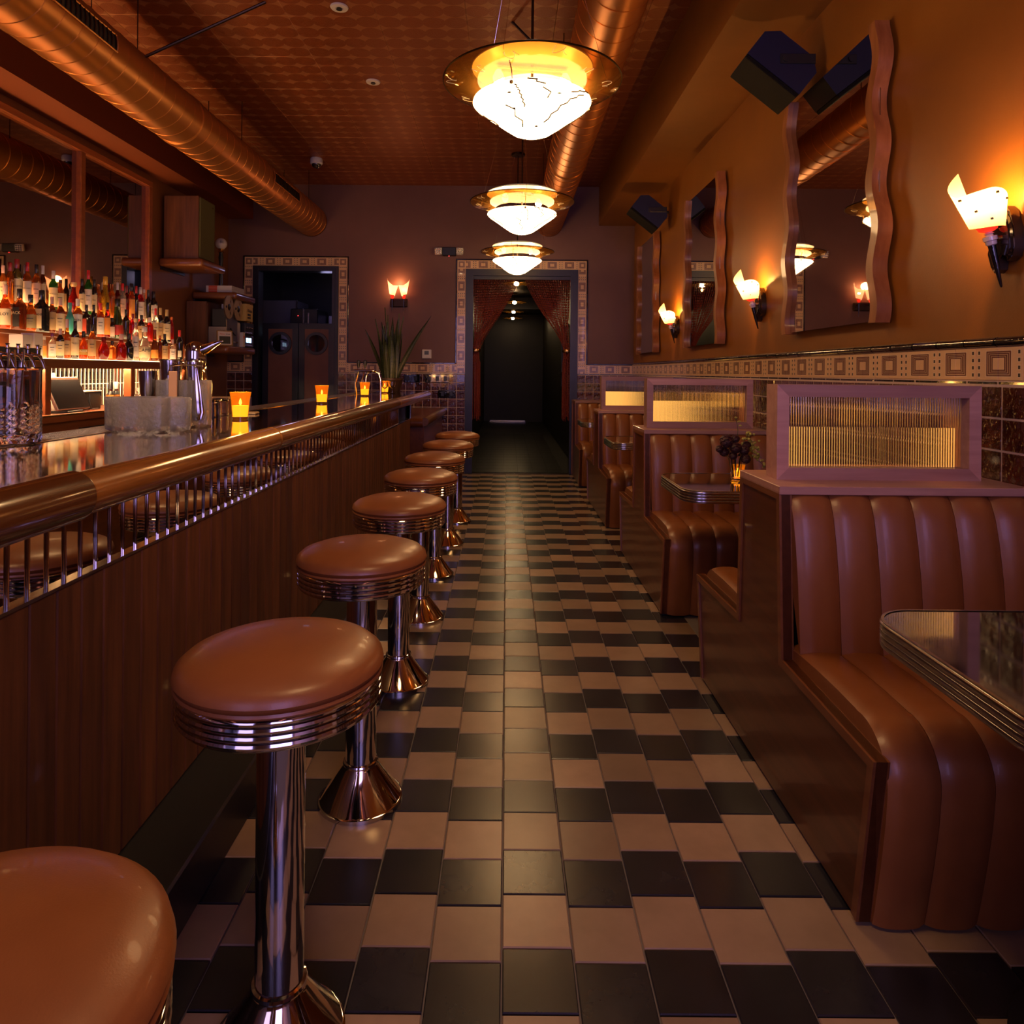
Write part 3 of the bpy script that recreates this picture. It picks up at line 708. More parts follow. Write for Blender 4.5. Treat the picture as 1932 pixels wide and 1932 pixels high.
def booth(single=False):
    t = thing('booth_bench', 'x', 'booth', (0, 0, 0), group='leather booths along the right wall')
    left = [(-.662, .012), (-.735, .435), (-.205, .448), (-.178, .955)]
    if single: prof = left + [(.24, .955), (.24, .012)]
    else: prof = left + [(-a, b) for a, b in left[::-1]]
    pan = inset(prof, .004)
    obj('end_panel', PR([tuple(p) for p in prof], .003, .03), booth_wood, t)
    inn = inset(prof, .024)
    bm = bmesh.new()
    for i in range(len(prof) - 1):
        prism(bm, [tuple(prof[i]), tuple(prof[i + 1]), tuple(inn[i + 1]), tuple(inn[i])], -.004, .035)
    obj('edge_trim', bm, trim_wood, t)
    obj('kick_board', B(.012, .779, -.64, .24 if single else .64, 0, .05), black_paint, t)
    obj('core', B(.04, .779, -.12, .235 if single else .12, .02, .93), black_paint, t)
    obj('seat_core', B(.035, .775, -.635, -.12, .05, .44), black_paint, t)
    if not single: obj('seat_core', B(.035, .775, .12, .635, .05, .44), black_paint, t)
    for s in ((-1,) if single else (-1, 1)):
        for k in range(6):
            x = X0 + k * CH
            if s < 0:
                o = put('seat_channel', seat_me[0], t, (x, 0, 0)); o = put('back_channel', back_me[0], t, (x + CH, 0, 0), (0, 0, PI))
            else:
                o = put('seat_channel', seat_me[0], t, (x + CH, 0, 0), (0, 0, PI)); o = put('back_channel', back_me[0], t, (x, 0, 0))
    if single:
        obj('top_ledge', B(-.004, .779, -.182, .30, .948, .974, .002), frame_wood, t)
        return t
    obj('top_ledge', B(-.004, .779, -.182, .182, .948, .974, .002), frame_wood, t)
    x0, x1, z0, z1, w = .040, .712, .974, 1.287, .040
    for xa in ((x0, x0 + w), (x1 - w, x1)):
        s0 = 1 if xa[0] == x0 else -1
        xo, xi = (xa[0], xa[1]) if s0 > 0 else (xa[1], xa[0])
        obj('stile', PR([(xo, z0), (xi, z0 + w), (xi, z1 - w), (xo, z1)], -.046, .046, axis='y'), frame_wood, t)
    obj('bottom_rail', PR([(x0, z0), (x1, z0), (x1 - w, z0 + w), (x0 + w, z0 + w)], -.046, .046, axis='y'), frame_wood, t)
    obj('top_rail', PR([(x0, z1), (x1, z1), (x1 - w, z1 - w), (x0 + w, z1 - w)], -.046, .046, axis='y'), frame_wood, t)
    obj('ribbed_pane', ribbed_pane(x0 + w, x1 - w, z0 + w, z1 - w), ribbed_glass, t, False)
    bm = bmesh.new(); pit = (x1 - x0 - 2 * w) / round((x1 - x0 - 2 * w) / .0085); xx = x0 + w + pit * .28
    while xx < x1 - w - .01:                                        # bars added for a gold glow, thinned towards the wall to fade it
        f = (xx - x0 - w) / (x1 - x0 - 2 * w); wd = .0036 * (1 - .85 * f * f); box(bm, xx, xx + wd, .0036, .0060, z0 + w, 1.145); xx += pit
    obj('amber_light_bars', bm, pane_glow, t)
    return t
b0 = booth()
blab = ['nearest leather booth with ribbed glass partition in a lit wooden frame', 'second leather booth back with ribbed glass partition, behind the table with flowers', 'third leather booth, partly hidden, its ribbed glass partition at the far end']
blab.append('leather booth beside the viewer, out of frame, its partition shading the nearest seat')
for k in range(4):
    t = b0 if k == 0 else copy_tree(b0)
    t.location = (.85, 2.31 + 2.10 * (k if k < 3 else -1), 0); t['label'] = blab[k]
t = booth(True); t.location = (.846, 8.63, 0); t['label'] = 'last single sided leather booth seat against the back wall'

# ------------------------------------------------------------ tables
def rrect(x0, x1, y0, y1, r, n=8):
    p = [(x1, y0), (x1, y1)]
    p += [(x0 + r + r * math.cos(a), y1 - r + r * math.sin(a)) for a in [PI/2 + PI/2 * k / n for k in range(n + 1)]]
    p += [(x0 + r + r * math.cos(a), y0 + r + r * math.sin(a)) for a in [PI + PI/2 * k / n for k in range(n + 1)]]
    return p
def table():
    t = thing('diner_table', 'x', 'table', (0, 0, 0), group='chrome edged tables in the booths')
    out = rrect(0, .79, -.285, .285, .10)
    obj('tabletop', PR(rrect(.003, .79, -.282, .282, .098), .74, .7935, axis='z'), laminate, t)
    bm = bmesh.new(); pro = [(.012, .738), (.0, .739)]
    for k in range(4): pro += [(-.0025, .7405 + k * .0128), (-.0035, .746 + k * .0128), (-.0025, .7505 + k * .0128), (.001, .7525 + k * .0128)]
    pro += [(.000, .795), (.006, .7952)]
    rows = []
    cx, cy = .5, 0
    for (d, z) in pro:
        rows.append([bm.verts.new(v) for v in [(x + (0 if x > .78 else d * (1 if x < .0999 else 0) * ((.1 - x) / .1 if True else 1)), y - (d * (1 if y > 0 else -1) * min(1, max(0, (abs(y) - .185) / .1))), z) for x, y in out]])
    m = len(out)
    for a, b in zip(rows, rows[1:]):
        for i in range(m): bm.faces.new((a[i], a[(i + 1) % m], b[(i + 1) % m], b[i]))
    obj('edge_band', bm, chrome_soft, t, True)
    obj('post', L([(.038, .02), (.038, .74)], 24, c=(.42, 0, 0)), chrome_soft, t, True)
    obj('foot', L([(.24, 0), (.24, .012), (.05, .04), (.04, .06)], 32, c=(.42, 0, 0)), black_plastic, t, True)
    return t
t0 = table()
tlab = ['near black diner table with ribbed chrome edge at the lower right', 'second black diner table with ribbed chrome edge, carrying the flower vase', 'third black diner table with ribbed chrome edge', 'farthest black diner table with ribbed chrome edge by the back wall']
for k in range(4):
    t = t0 if k == 0 else copy_tree(t0)
    t.location = (.804, 1.262 + 2.10 * k, 0); t['label'] = tlab[k]

# ------------------------------------------------------------ pendants
def zigzag(mat, parent, R, a0, a1, t0, t1, n, amp, w=.0036):
    """an engraved zigzag following the bowl surface"""
    pts = []
    for k in range(n + 1):
        u = k / n; a = a0 + (a1 - a0) * u + (amp if k % 2 else -amp); s = t0 + (t1 - t0) * u
        r, z = bowl_at(s); pts.append(((r + .0012) * math.cos(a), (r + .0012) * math.sin(a), z - .001))
    return obj('engraved_line', T(pts, w, 5), mat, parent)
BOWL = [(.012, -.232), (.05, -.229), (.09, -.214), (.14, -.180), (.19, -.143), (.235, -.112), (.26, -.093), (.2705, -.082), (.268, -.074)]
def bowl_at(s):
    q = s * (len(BOWL) - 1.001); i = int(q); f = q - i
    return BOWL[i][0] * (1 - f) + BOWL[i + 1][0] * f, BOWL[i][1] * (1 - f) + BOWL[i + 1][1] * f
def pendant():
    """origin at the centre of the glass ring"""
    t = thing('pendant_lamp', 'x', 'lamp', (0, 0, 0), group='saucer pendants over the aisle')
    # amber saucer ring: turned down towards its hole
    ring = [(.205, -.030), (.26, -.022), (.33, -.006), (.39, .008), (.405, .012), (.408, .016), (.404, .0185), (.39, .014), (.33, .0), (.26, -.016), (.205, -.025), (.205, -.030)]
    ro = obj('amber_ring', L(ring, 72, caps=False), amber_glass, t, True)
    obj('ring_rim', L([(.4035, .0115), (.4085, .0135), (.4085, .0175), (.4035, .0195)], 72, caps=False), dark_bronze, ro, True)
    for k in range(11):                                             # engraved squiggles
        a = k * 2 * PI / 11 + .2; r0 = .31 + .03 * (k % 3)
        pts = []
        for q in range(14):
            u = q / 13; rr = r0 + .022 * math.sin(u * 9 + k); aa = a + .20 * u + .03 * math.cos(u * 11)
            pts.append((rr * math.cos(aa), rr * math.sin(aa), -.006 + (rr - .33) * .25 - .003))
        obj('engraving', T(pts, .0011, 4), P('engraving_%d' % k, (.8, .62, .35), .4) if k == 0 else bpy.data.materials['engraving_0'], ro)
    obj('top_disc', L([(.02, .098), (.14, .096), (.24, .090), (.275, .078), (.278, .081), (.245, .096), (.14, .102), (.02, .104)], 56, caps=True), opal_disc, t, True)
    bo = obj('bowl', L(BOWL + [(.262, -.078), (.20, -.125), (.10, -.19), (.02, -.215)], 56), opal, t, True)
    for (a0, a1, s0, s1, n, amp) in ((-1.75, -1.35, .95, .55, 6, .05), (-2.3, -2.1, .5, .25, 4, .07), (-1.2, -.7, .3, .75, 9, .03), (-.95, -.6, .7, .95, 5, .03), (-2.0, -1.9, .75, .45, 12, .015), (1.2, 1.7, .9, .5, 6, .05), (2.6, 2.9, .8, .4, 6, .05), (.2, .5, .8, .4, 6, .05)):
        zigzag(opal_mark, bo, .27, a0, a1, s0, s1, n, amp)
    for (a, s) in ((-2.15, .62), (-1.2, .62), (-1.5, .25), (-2.2, .45), (.4, .6), (1.8, .5)):
        r, z = bowl_at(s); obj('engraved_spot', L([(.001, -.003), (.010, 0), (.001, .003)], 8, c=(r * math.cos(a) * 1.004, r * math.sin(a) * 1.004, z - .001)), opal_mark, bo)
    for k in range(3):
        a = -2.05 + k * 2 * PI / 3; c, s = math.cos(a), math.sin(a)
        h = obj('hanger', T([(.30 * c, .30 * s, -.005), (.272 * c, .272 * s, -.035), (.262 * c, .262 * s, -.083)], .003, 8), brass, t, True)
        obj('knob', L([(.002, -.008), (.008, -.005), (.009, 0), (.008, .005), (.002, .008)], 12, c=(.272 * c, .272 * s, -.088)), brass, h, True)
        obj('suspension_wire', T([(.37 * c, .37 * s, .008), (.05 * c, .05 * s, ZC - 2.632 - .03)], .0011, 5), steel, t)
    obj('stem', T([(0, 0, -.10), (0, 0, ZC - 2.632 - .01)], .0065, 10), dark_bronze, t, True)
    obj('finial_plate', L([(.01, -.075), (.026, -.07), (.026, -.066), (.01, -.062)], 24), dark_bronze, t, True)
    obj('canopy', L([(.07, ZC - 2.632 - .030), (.075, ZC - 2.632 - .024), (.075, ZC - 2.632 - .008), (.05, ZC - 2.632 - .006)], 32), dark_bronze, t, True)
    obj('socket_bar', B(-.16, .16, -.018, .018, .068, .084, .003), brass, t)
    for sx in (-1, 1):
        so = obj('bulb', L([(.004, -.075), (.018, -.068), (.026, -.050), (.027, -.038), (.018, -.018), (.011, -.006)], 16, c=(sx * .155, 0, .074)), bulb_m, t, True)
    return t
p0 = pendant()
plab = ['nearest saucer pendant with amber glass ring and glowing white bowl', 'middle saucer pendant hanging below the nearest one in the picture', 'farthest saucer pendant, in front of the beaded doorway', 'saucer pendant above and out of the frame over the viewer']
for k, (x, y) in enumerate(((.105, 3.16), (.109, 5.39), (.106, 7.62), (.11, .93))):
    t = p0 if k == 0 else copy_tree(p0)
    t.location = (x, y, 2.632); t['label'] = plab[k]; t.rotation_euler = (0, 0, (.12, .55, .3, .2)[k])

# ------------------------------------------------------------ wall sconces on the right wall
def curl_shade(mat, tip, parent, r0=.048, r1=.075, h=.112, span=.70, rise=.095):
    """a sheet of parchment rolled to a cone, its last turn rising to a point"""
    def fn(u, v):
        a = -.45 - u * 2 * PI * span; k = max(0, (u - .60) / .40)
        top = h * (1.04 - .10 * u) * (1 - .46 * max(0, 1 - u / .30) ** 1.5) + rise * k ** 1.15; lo = -.016 * (1 - u) + .012 * u
        z = lo + v * (top - lo); r = (r0 + (r1 - r0) * z / h) * (1.06 - .08 * u)
        return (r * math.cos(a), r * math.sin(a), z)
    bm = G(fn, 44, 6)
    return obj('shade', bm, mat, parent, True)
def sconce():
    """origin on the wall, wall plane x = 0, room towards -x"""
    t = thing('wall_sconce', 'x', 'lamp', (0, 0, 0), group='parchment sconces on the right wall')
    # lobed boomerang plate
    poly = [(.045, .085), (.028, .105), (.0, .108), (-.02, .09), (-.04, .03), (-.045, -.03), (-.035, -.06), (-.012, -.072), (.0, -.05), (.012, -.03), (.02, -.05), (.028, -.095), (.045, -.105), (.058, -.09), (.062, -.04), (.060, .02)]
    bm = PR(poly, -.045, -.002)
    bmesh.ops.bevel(bm, geom=[e for e in bm.edges if abs(e.verts[0].co.x - e.verts[1].co.x) < 1e-6 and e.verts[0].co.x < -.03], offset=.012, segments=3, affect='EDGES')
    obj('back_plate', bm, P('glazed_black_plate', (.02, .011, .008), .1, coat=1.0), t, True)
    obj('plate_dish', L([(.004, -.052), (.02, -.055), (.026, -.048), (.028, -.04)], 20, c=(0, .012, .065), axis='x'), dark_bronze, t, True)
    obj('arm', T([(-.03, .01, .0), (-.055, .012, .006), (-.072, .012, .012)], .009, 10), brass, t, True)
    ax = Vector((-.235, -.0, .97)).normalized(); o = Vector((-.075, .012, .015))
    def on(d): return tuple(o + ax * d)
    obj('spike', T([on(-.175), on(-.17), on(-.10), on(-.03)], [.002, .004, .009, .012], 12), black_glaze, t, True)
    obj('stem_turning', T([on(-.035), on(-.032), on(-.020), on(-.018), on(-.005), on(-.003), on(.001), on(.005), on(.008), on(.014)], [.012, .016, .017, .021, .021, .012, .010, .016, .010, .014], 16), P('clear_turning', (.75, .62, .6), .1, coat=1), t, True)
    obj('red_collar', T([on(.010), on(.016), on(.032), on(.046)], [.014, .026, .033, .030], 18), red_glass, t, True)
    sh = curl_shade(shade_m, None, t)
    sh.location = on(.030); sh.rotation_euler = (0, -.24, 0)
    for k, (a, h) in enumerate(((-1.9, .018), (-1.55, .095), (-2.5, .052), (-.95, .07), (-3.0, .10), (-.6, .03))):
        r = (.048 + .027 * h / .112) * 1.03 + .002
        q = obj('stud', B(-.0035, .0035, -.0035, .0035, -.0035, .0035), opal_mark, sh, loc=(r * math.cos(a), r * math.sin(a), h), rot=(0, 0, a))
    obj('bulb', T([on(.05), on(.06), on(.085), on(.105), on(.115)], [.008, .012, .015, .010, .002], 12), P('sconce_bulb', (1, .8, .5), .3, emit=(1.0, .60, .24), es=4), t, True)
    point('sconce_light', on(.127), 5.5, (1.0, .47, .11), .012, t)
    return t
s0 = sconce()
for k, (y, lab) in enumerate(((2.235, 'nearest parchment wall sconce, right of the big mirror'), (4.41, 'parchment wall sconce between the nearest and the middle mirror'), (6.61, 'farthest parchment wall sconce, left of the middle mirror'))):
    t = s0 if k == 0 else copy_tree(s0)
    t.location = (XR, y, 1.765); t['label'] = lab
# twin sconce on the back wall
t = thing('twin_sconce', 'twin rose glowing wall sconce between the two doorways', 'lamp', (-1.405, YB, 2.20))
obj('back_plate', B(-.11, .11, -.03, -.002, -.05, .06, .008), dark_bronze, t)
for s in (-1, 1):
    x = s * .075
    sh = curl_shade(shade_red, None, t, .034, .062, .125, .72, .09); sh.location = (x, -.09, .10); sh.rotation_euler = (.05, s * .14, -1.31 if s > 0 else 1.83); point('shade_light', (x, -.09, .17), .55, (1, .5, .2), .01, t)
    obj('cup', T([(x, -.09, .05), (x, -.09, .06), (x, -.09, .095)], [.01, .018, .026], 14), red_glass, t, True)
    obj('spike', T([(x, -.085, -.13), (x, -.088, -.05), (x, -.09, .055)], [.002, .006, .010], 10), black_glaze, t, True)
    obj('arm', T([(x, -.02, .02), (x, -.088, .03)], .006, 8), dark_bronze, t, True)
point('sconce_light', (0, -.10, .26), 1.6, (1.0, .45, .18), .05, t)

# ------------------------------------------------------------ wavy framed mirrors
def wavy_mirror():
    """origin at the lower middle on the wall, wall plane x = 0, room towards -x; length along y"""
    t = thing('wavy_mirror', 'x', 'mirror', (0, 0, 0), group='tall mirrors with wavy wooden side rails')
    Hm = 1.30
    def wave(z): return .022 * math.sin(2 * PI * z / .36 + .5) + .010 * math.sin(2 * PI * z / 1.1)
    for s in (-1, 1):
        bm = bmesh.new(); rows = []
        for k in range(53):
            z = Hm * k / 52; y = s * .46 + wave(z) * s; w = .028
            rows.append([bm.verts.new(v) for v in ((-.078, y - w, z), (-.014, y - w, z), (-.014, y + w, z), (-.078, y + w, z))])
        for a, b in zip(rows, rows[1:]):
            for i in range(4): bm.faces.new((a[i], a[(i + 1) % 4], b[(i + 1) % 4], b[i]))
        bm.faces.new(rows[0][::-1]); bm.faces.new(rows[-1])
        obj('side_rail', bm, mirror_wood, t, True)
    obj('glass', B(-.050, -.045, -.47, .47, .01, Hm - .01), mirror_m, t)
    obj('backing', B(-.045, -.002, -.44, .44, .03, Hm - .03), black_paint, t)
    return t
m0 = wavy_mirror()
for k, (y, lab) in enumerate(((3.435, 'nearest tall mirror with wavy wooden rails on the right wall'), (5.655, 'middle tall mirror with wavy wooden rails on the right wall'), (7.885, 'farthest tall mirror with wavy wooden rails near the corner'))):
    t = m0 if k == 0 else copy_tree(m0)
    t.location = (XR, y, 1.545); t['label'] = lab

# ------------------------------------------------------------ loudspeakers
def speaker():
    t = thing('wall_speaker', 'x', 'speaker', (0, 0, 0), group='loudspeakers under the beam')
    hw = .135
    prof = [(-.11, -.19), (.05, -.19), (.11, -.12), (.11, .12), (.05, .19), (-.11, .19)]
    body = obj('cabinet', PR([(x, y) for x, y in prof], -hw, hw, axis='z'), navy_black, t)
    obj('grille', B(-.135, -.11, -.188, .188, -hw, hw, .004), P('perforated_grille', (.006, .005, .005), .75, spec=.15, bump=(320, .8, 0, .003)), t)
    for s in (-1, 1):
        b = obj('bracket', B(-.03, .17, -.028, .028, s * (hw + .004) - .004, s * (hw + .004) + .004, .002), black_plastic, t, rot=(0, 0, math.radians(-52)))
        obj('bolt', L([(.02, -.006), (.02, .006)], 16, c=(0, 0, s * (hw + .010))), black_plastic, b)
    obj('bracket_back', B(.165, .172, -.028, .028, -hw - .006, hw + .006), black_plastic, t, rot=(0, 0, math.radians(-52)))
    obj('wall_arm', T([(.165, 0, 0), (.222, .0, .0)], .02, 8), black_plastic, t, rot=(0, 0, math.radians(-52)))
    return t
k0 = speaker()
# turned so that the grille looks down into the room
for k, (y, lab) in enumerate(((3.68, 'dark blue-black loudspeaker above the nearest mirror, grille tilted down'), (6.98, 'dark blue-black loudspeaker under the beam beyond the middle mirror'))):
    t = k0 if k == 0 else copy_tree(k0)
    t.location = (1.425, y, 2.95); t['label'] = lab; t.scale = (.9, .9, .9)
    t.rotation_euler = (Matrix.Rotation(math.radians(-52), 3, 'Y') @ Matrix.Rotation(math.radians(90), 3, 'X')).to_euler()

# ------------------------------------------------------------ ducts
def duct(name, cx, cz, r, y0, y1, label, pitch, steps=()):
    t = thing(name, label, 'duct', (cx, (y0 + y1) / 2, cz))
    seg = 56; bm = bmesh.new(); rows = []
    n = int((y1 - y0) / pitch)
    prof = ((0, 0), (.02, .0030), (.045, .0030), (.065, 0), (.10, 0), (.5, 0), (.95, 0))
    for k in range(n + 1):
        for dy, dr in prof:
            y = y0 + (k + dy) * pitch
            rr = r + dr
            row = []
            for i in range(seg + 1):
                a = 2 * PI * i / seg + PI / 2; yy = min(y1, y + pitch * i / seg)
                for (ys, r2) in steps:
                    pass
                row.append(bm.verts.new((rr * math.cos(a), yy - (y0 + y1) / 2, rr * math.sin(a))))
            rows.append(row)
    for a, b in zip(rows, rows[1:]):
        for i in range(seg): bm.faces.new((a[i], a[i + 1], b[i + 1], b[i]))
    obj('spiral_pipe', bm, duct_m, t, True)
    for (ys, r2) in steps:
        obj('collar', L([(r, ys - .05), (r2, ys - .042), (r2, ys + .042), (r, ys + .05)], 56, c=(0, -(y0 + y1) / 2, 0), axis='y', caps=False), duct_m, t, True)
    return t
dl_ = duct('supply_duct', -2.552, 3.257, .198, -2.0, YB, 'long copper spiral duct running over the bar', .15, ((5.35, .206), (2.6, .206)))
dr_ = duct('supply_duct', .536, 3.257, .174, -2.0, YB, 'copper spiral duct beside the pendants and the ceiling beam', .16, ((6.3, .180),))
def duct_grille(parent, r, ym, half, a_mid, label=None):
    """a louvred slot seated on the duct's skin"""
    g = obj('grille_frame', bmesh.new(), None, parent)
    bm = bmesh.new(); n = 6; da = .48
    fr = G(lambda u, v: ((r + .007) * math.cos(a_mid + da * (v - .5) * 1.0), ym + half * (2 * u - 1), (r + .007) * math.sin(a_mid + da * (v - .5))), 2, 10)
    g.data = mesh('grille_frame', fr, black_plastic)
    for k in range(18):
        y = ym - half + (k + .5) * half / 9
        obj('louvre', T([((r + .010) * math.cos(a_mid + da * (q / 8 - .5)), y, (r + .010) * math.sin(a_mid + da * (q / 8 - .5))) for q in range(9)], .004, 4), dark_bronze, g)
    fb = bmesh.new()
    for s in (-1, 1):
        tube(fb, [((r + .008) * math.cos(a_mid + s * da * .5), ym - half, (r + .008) * math.sin(a_mid + s * da * .5)), ((r + .008) * math.cos(a_mid + s * da * .5), ym + half, (r + .008) * math.sin(a_mid + s * da * .5))], .006, 6)
        tube(fb, [((r + .008) * math.cos(a_mid + da * (q / 8 - .5)), ym + s * half, (r + .008) * math.sin(a_mid + da * (q / 8 - .5))) for q in range(9)], .006, 6)
    obj('grille_border', fb, duct_m, g)
ymid = (YB - 2.0) / 2
duct_grille(dl_, .198, 3.75 - ymid, .38, .05); duct_grille(dl_, .198, 7.35 - ymid, .42, .05)
def rods(parent, cx, cz, spots, brace):
    for y in spots:
        for s in (-1, 1): obj('hanger_rod', T([(s * .15, y - ymid, .10), (s * .15, y - ymid, ZC - cz - .004)], .0035, 6), dark_bronze, parent)
    for (x0, z0, x1, y0) in brace: obj('brace', T([(x0, y0 - ymid, z0), (x1, y0 - ymid, ZC - cz - .006)], .010, 8), dark_bronze, parent, True)
rods(dl_, -2.552, 3.257, (4.45, 6.2, 8.3), ((.16, .11, .95, 4.52),)); rods(dr_, .536, 3.257, (4.9, 7.6), ((-.14, .10, -.52, 4.75),))

# ------------------------------------------------------------ ceiling and wall fittings
t = thing('ceiling_spot', 'lit recessed spot nearest the window, out of frame above the bar', 'light', (-1.133, 1.045, ZC - .006))  # unseen lit spot, added to brighten the vessels on the bar
obj('bezel', L([(.022, -.012), (.028, -.016), (.055, -.012), (.060, -.004), (.058, 0)], 32), white_plastic, t, True); obj('lens', L([(.020, -.020), (.018, -.016), (.018, -.008)], 20), led_m, t, True)
sl = bpy.data.lights.new('spot_light', 'SPOT'); sl.energy = 290; sl.color = (1.0, .70, .46); sl.spot_size = math.radians(27); sl.spot_blend = .8; sl.shadow_soft_size = .03
so_ = bpy.data.objects.new('spot_light', sl); COL.objects.link(so_); so_.parent = t; so_.location = (0, 0, -.03); so_.rotation_euler = (Vector((-1.30, 2.58, 1.16)) - Vector((-1.133, 1.045, ZC - .036))).to_track_quat('-Z', 'Y').to_euler()
for k, (x, y, lab) in enumerate(((-1.131, 4.57, 'nearer white recessed ceiling spot at the top of the picture'), (-1.134, 5.745, 'farther white recessed ceiling spot left of the nearest pendant'))):
    t = thing('ceiling_spot', lab, 'light', (x, y, ZC - .006))
    obj('bezel', L([(.022, -.012), (.028, -.016), (.055, -.012), (.060, -.004), (.058, 0)], 32), white_plastic, t, True); obj('lens', L([(.020, -.020), (.018, -.016), (.018, -.008)], 20), black_plastic, t, True)
t = thing('dome_camera', 'white dome security camera on the ceiling over the bar end', 'camera', (-2.186, 7.84, ZC - .006))
obj('housing', L([(.062, -.07), (.070, -.06), (.070, -.015), (.062, 0)], 28), white_plastic, t, True); obj('dome', L([(.006, -.118), (.03, -.110), (.048, -.090), (.052, -.068)], 28), P('smoked_dome', (.01, .01, .012), .05, coat=1), t, True)
t = thing('emergency_light', 'black emergency light with two white lamp heads above the doorway', 'light', (-.757, YB, 2.87))
obj('housing', B(-.09, .09, -.07, -.002, -.055, .055, .008), black_plastic, t)
for s in (-1, 1):
    h = obj('lamp_head', B(-.045, .045, -.035, .03, -.045, .045, .014, 2), white_plastic, t, loc=(s * .135, -.055, .005), rot=(.25, 0, s * .25))
    for i in range(3):
        for j in range(3): obj('reflector', L([(.003, -.004), (.012, 0), (.003, .003)], 8, c=(-.026 + i * .026, -.036, -.026 + j * .026), axis='y'), chrome_soft, h)
obj('status_led', L([(.001, -.005), (.004, 0), (.001, .004)], 8, c=(0, -.06, -.06)), led_red, t)
t = thing('thermostat', 'white square thermostat on the mauve back wall', 'thermostat', (-1.04, YB, 1.545))
obj('body', B(-.062, .062, -.022, -.001, -.058, .058, .006), white_plastic, t); obj('screen', B(-.028, .028, -.024, -.021, -.008, .040), P('lcd', (.10, .11, .10), .3), t)
for k, (x, w, z, lab) in enumerate(((-1.23, .105, 1.228, 'black glossy outlet plate beside the plant on the tiled back wall'), (-.90, .155, 1.228, 'widest black glossy outlet plate on the top tile row of the back wall'), (-.775, .112, 1.03, 'black glossy outlet plate low on the tiled back wall near the doorway'))):
    t = thing('outlet_plate', lab, 'outlet', (x, YB, z)); obj('plate', B(-w, w, -.024, -.0122, -.05, .05, .004), black_glaze, t)
    for q in range(2 if w < .12 else 3): 
        xx = -w + (q + .5) * 2 * w / (2 if w < .12 else 3); obj('socket', B(xx - .02, xx + .02, -.0265, -.0235, -.03, .03, .003), black_plastic, t)

# corridor lamps
def dish_lamp():
    t = thing('corridor_lamp', 'x', 'lamp', group='amber glass dish lamps in the corridor')
    obj('cap', L([(.06, .14), (.06, .16)], 20), dark_bronze, t, True); obj('stem', T([(0, 0, .0), (0, 0, .15)], .012, 8), dark_bronze, t)
    obj('bulb', L([(.005, -.05), (.035, -.035), (.04, -.01), (.02, .02)], 16), bulb_m, t, True)
    obj('dish', L([(.05, .012), (.16, .006), (.23, -.012), (.235, -.006), (.16, .014), (.05, .02), (.05, .012)], 40, caps=False), amber_glass, t, True)
    obj('dish_rim', T([(.235 * math.cos(q * PI / 18), .235 * math.sin(q * PI / 18), -.01 + .006 * math.cos(q * 1.9)) for q in range(37)], .005, 5), brass, t)
    point('lamp_light', (0, 0, -.09), .55, (1, .5, .15), .02, t)
    return t
l0 = dish_lamp()
for k, (x, y, z, lab) in enumerate(((.14, 10.8, 2.62, 'nearest dish lamp in the corridor beyond the beads'), (.14, 13.3, 2.58, 'second dish lamp in the corridor beyond the beads'), (.14, 15.4, 2.58, 'third dish lamp in the corridor beyond the beads'), (.14, 17.2, 2.58, 'last dish lamp at the dark end of the corridor'))):
    t = l0 if k == 0 else copy_tree(l0)
    t.location = (x, y, z + .10); t['label'] = lab

led_soft = P('soft_led_strip', (1, .9, .7), .5, emit=(1.0, .44, .13), es=55)
# ------------------------------------------------------------ back bar
bk = thing('back_bar', 'wooden back bar with stepped lit bottle shelves and a lit niche', 'cabinet', (-3.3, 5.3, 0)); kb = (-3.3, 5.3, 0)
Y0, Y1 = 3.3, 6.98
def part(name, bm, m, smooth=False, parent=None):
    return W(obj(name, bm, m, parent or bk, smooth), kb)
part('lower_cabinet', B(XL + .01, -3.04, Y0, Y1, 0, .952), back_wood)
for k in range(7):
    y = Y0 + .02 + k * .525
    d = part('cabinet_door', B(-3.04, -3.018, y, y + .50, .12, .90, .003), black_plastic if k % 2 else back_wood)
    W(obj('door_handle', B(-3.018, -3.0, y + .08, y + .42, .84, .86, .003), steel, d), (0, 0, 0))
part('counter', B(XL + .01, -3.0, Y0, Y1, .955, 1.006, .005), back_wood)
part('counter_edge', B(-3.004, -2.998, Y0, Y1, .998, 1.008), brass)
for y in (3.55, 4.64, 5.69, 6.74): part('post', B(-3.145, -3.085, y - .03, y + .03, 1.006, 1.338, .003), back_wood)
part('shelf', B(-3.30, -3.09, Y0, Y1, 1.338, 1.384, .003), back_wood)
part('shelf_lip', B(-3.102, -3.09, Y0, Y1, 1.320, 1.34), back_wood)
part('lit_step', B(-3.275, -3.10, Y0 + .02, Y1 - .02, 1.384, 1.388), glow_step)
part('riser', B(-3.46, -3.27, Y0, Y1, 1.384, 1.570), back_wood); part('step_edge', B(-3.285, -3.265, Y0, Y1, 1.545, 1.574, .002), back_wood)
part('lit_step', B(-3.45, -3.285, Y0 + .02, Y1 - .02, 1.570, 1.575), glow_step)
part('riser', B(XL + .01, -3.45, Y0, Y1, 1.57, 1.760), back_wood); part('step_edge', B(-3.46, -3.44, Y0, Y1, 1.735, 1.764, .002), back_wood)
part('lit_step', B(XL + .012, -3.46, Y0 + .02, Y1 - .02, 1.760, 1.765), glow_step)
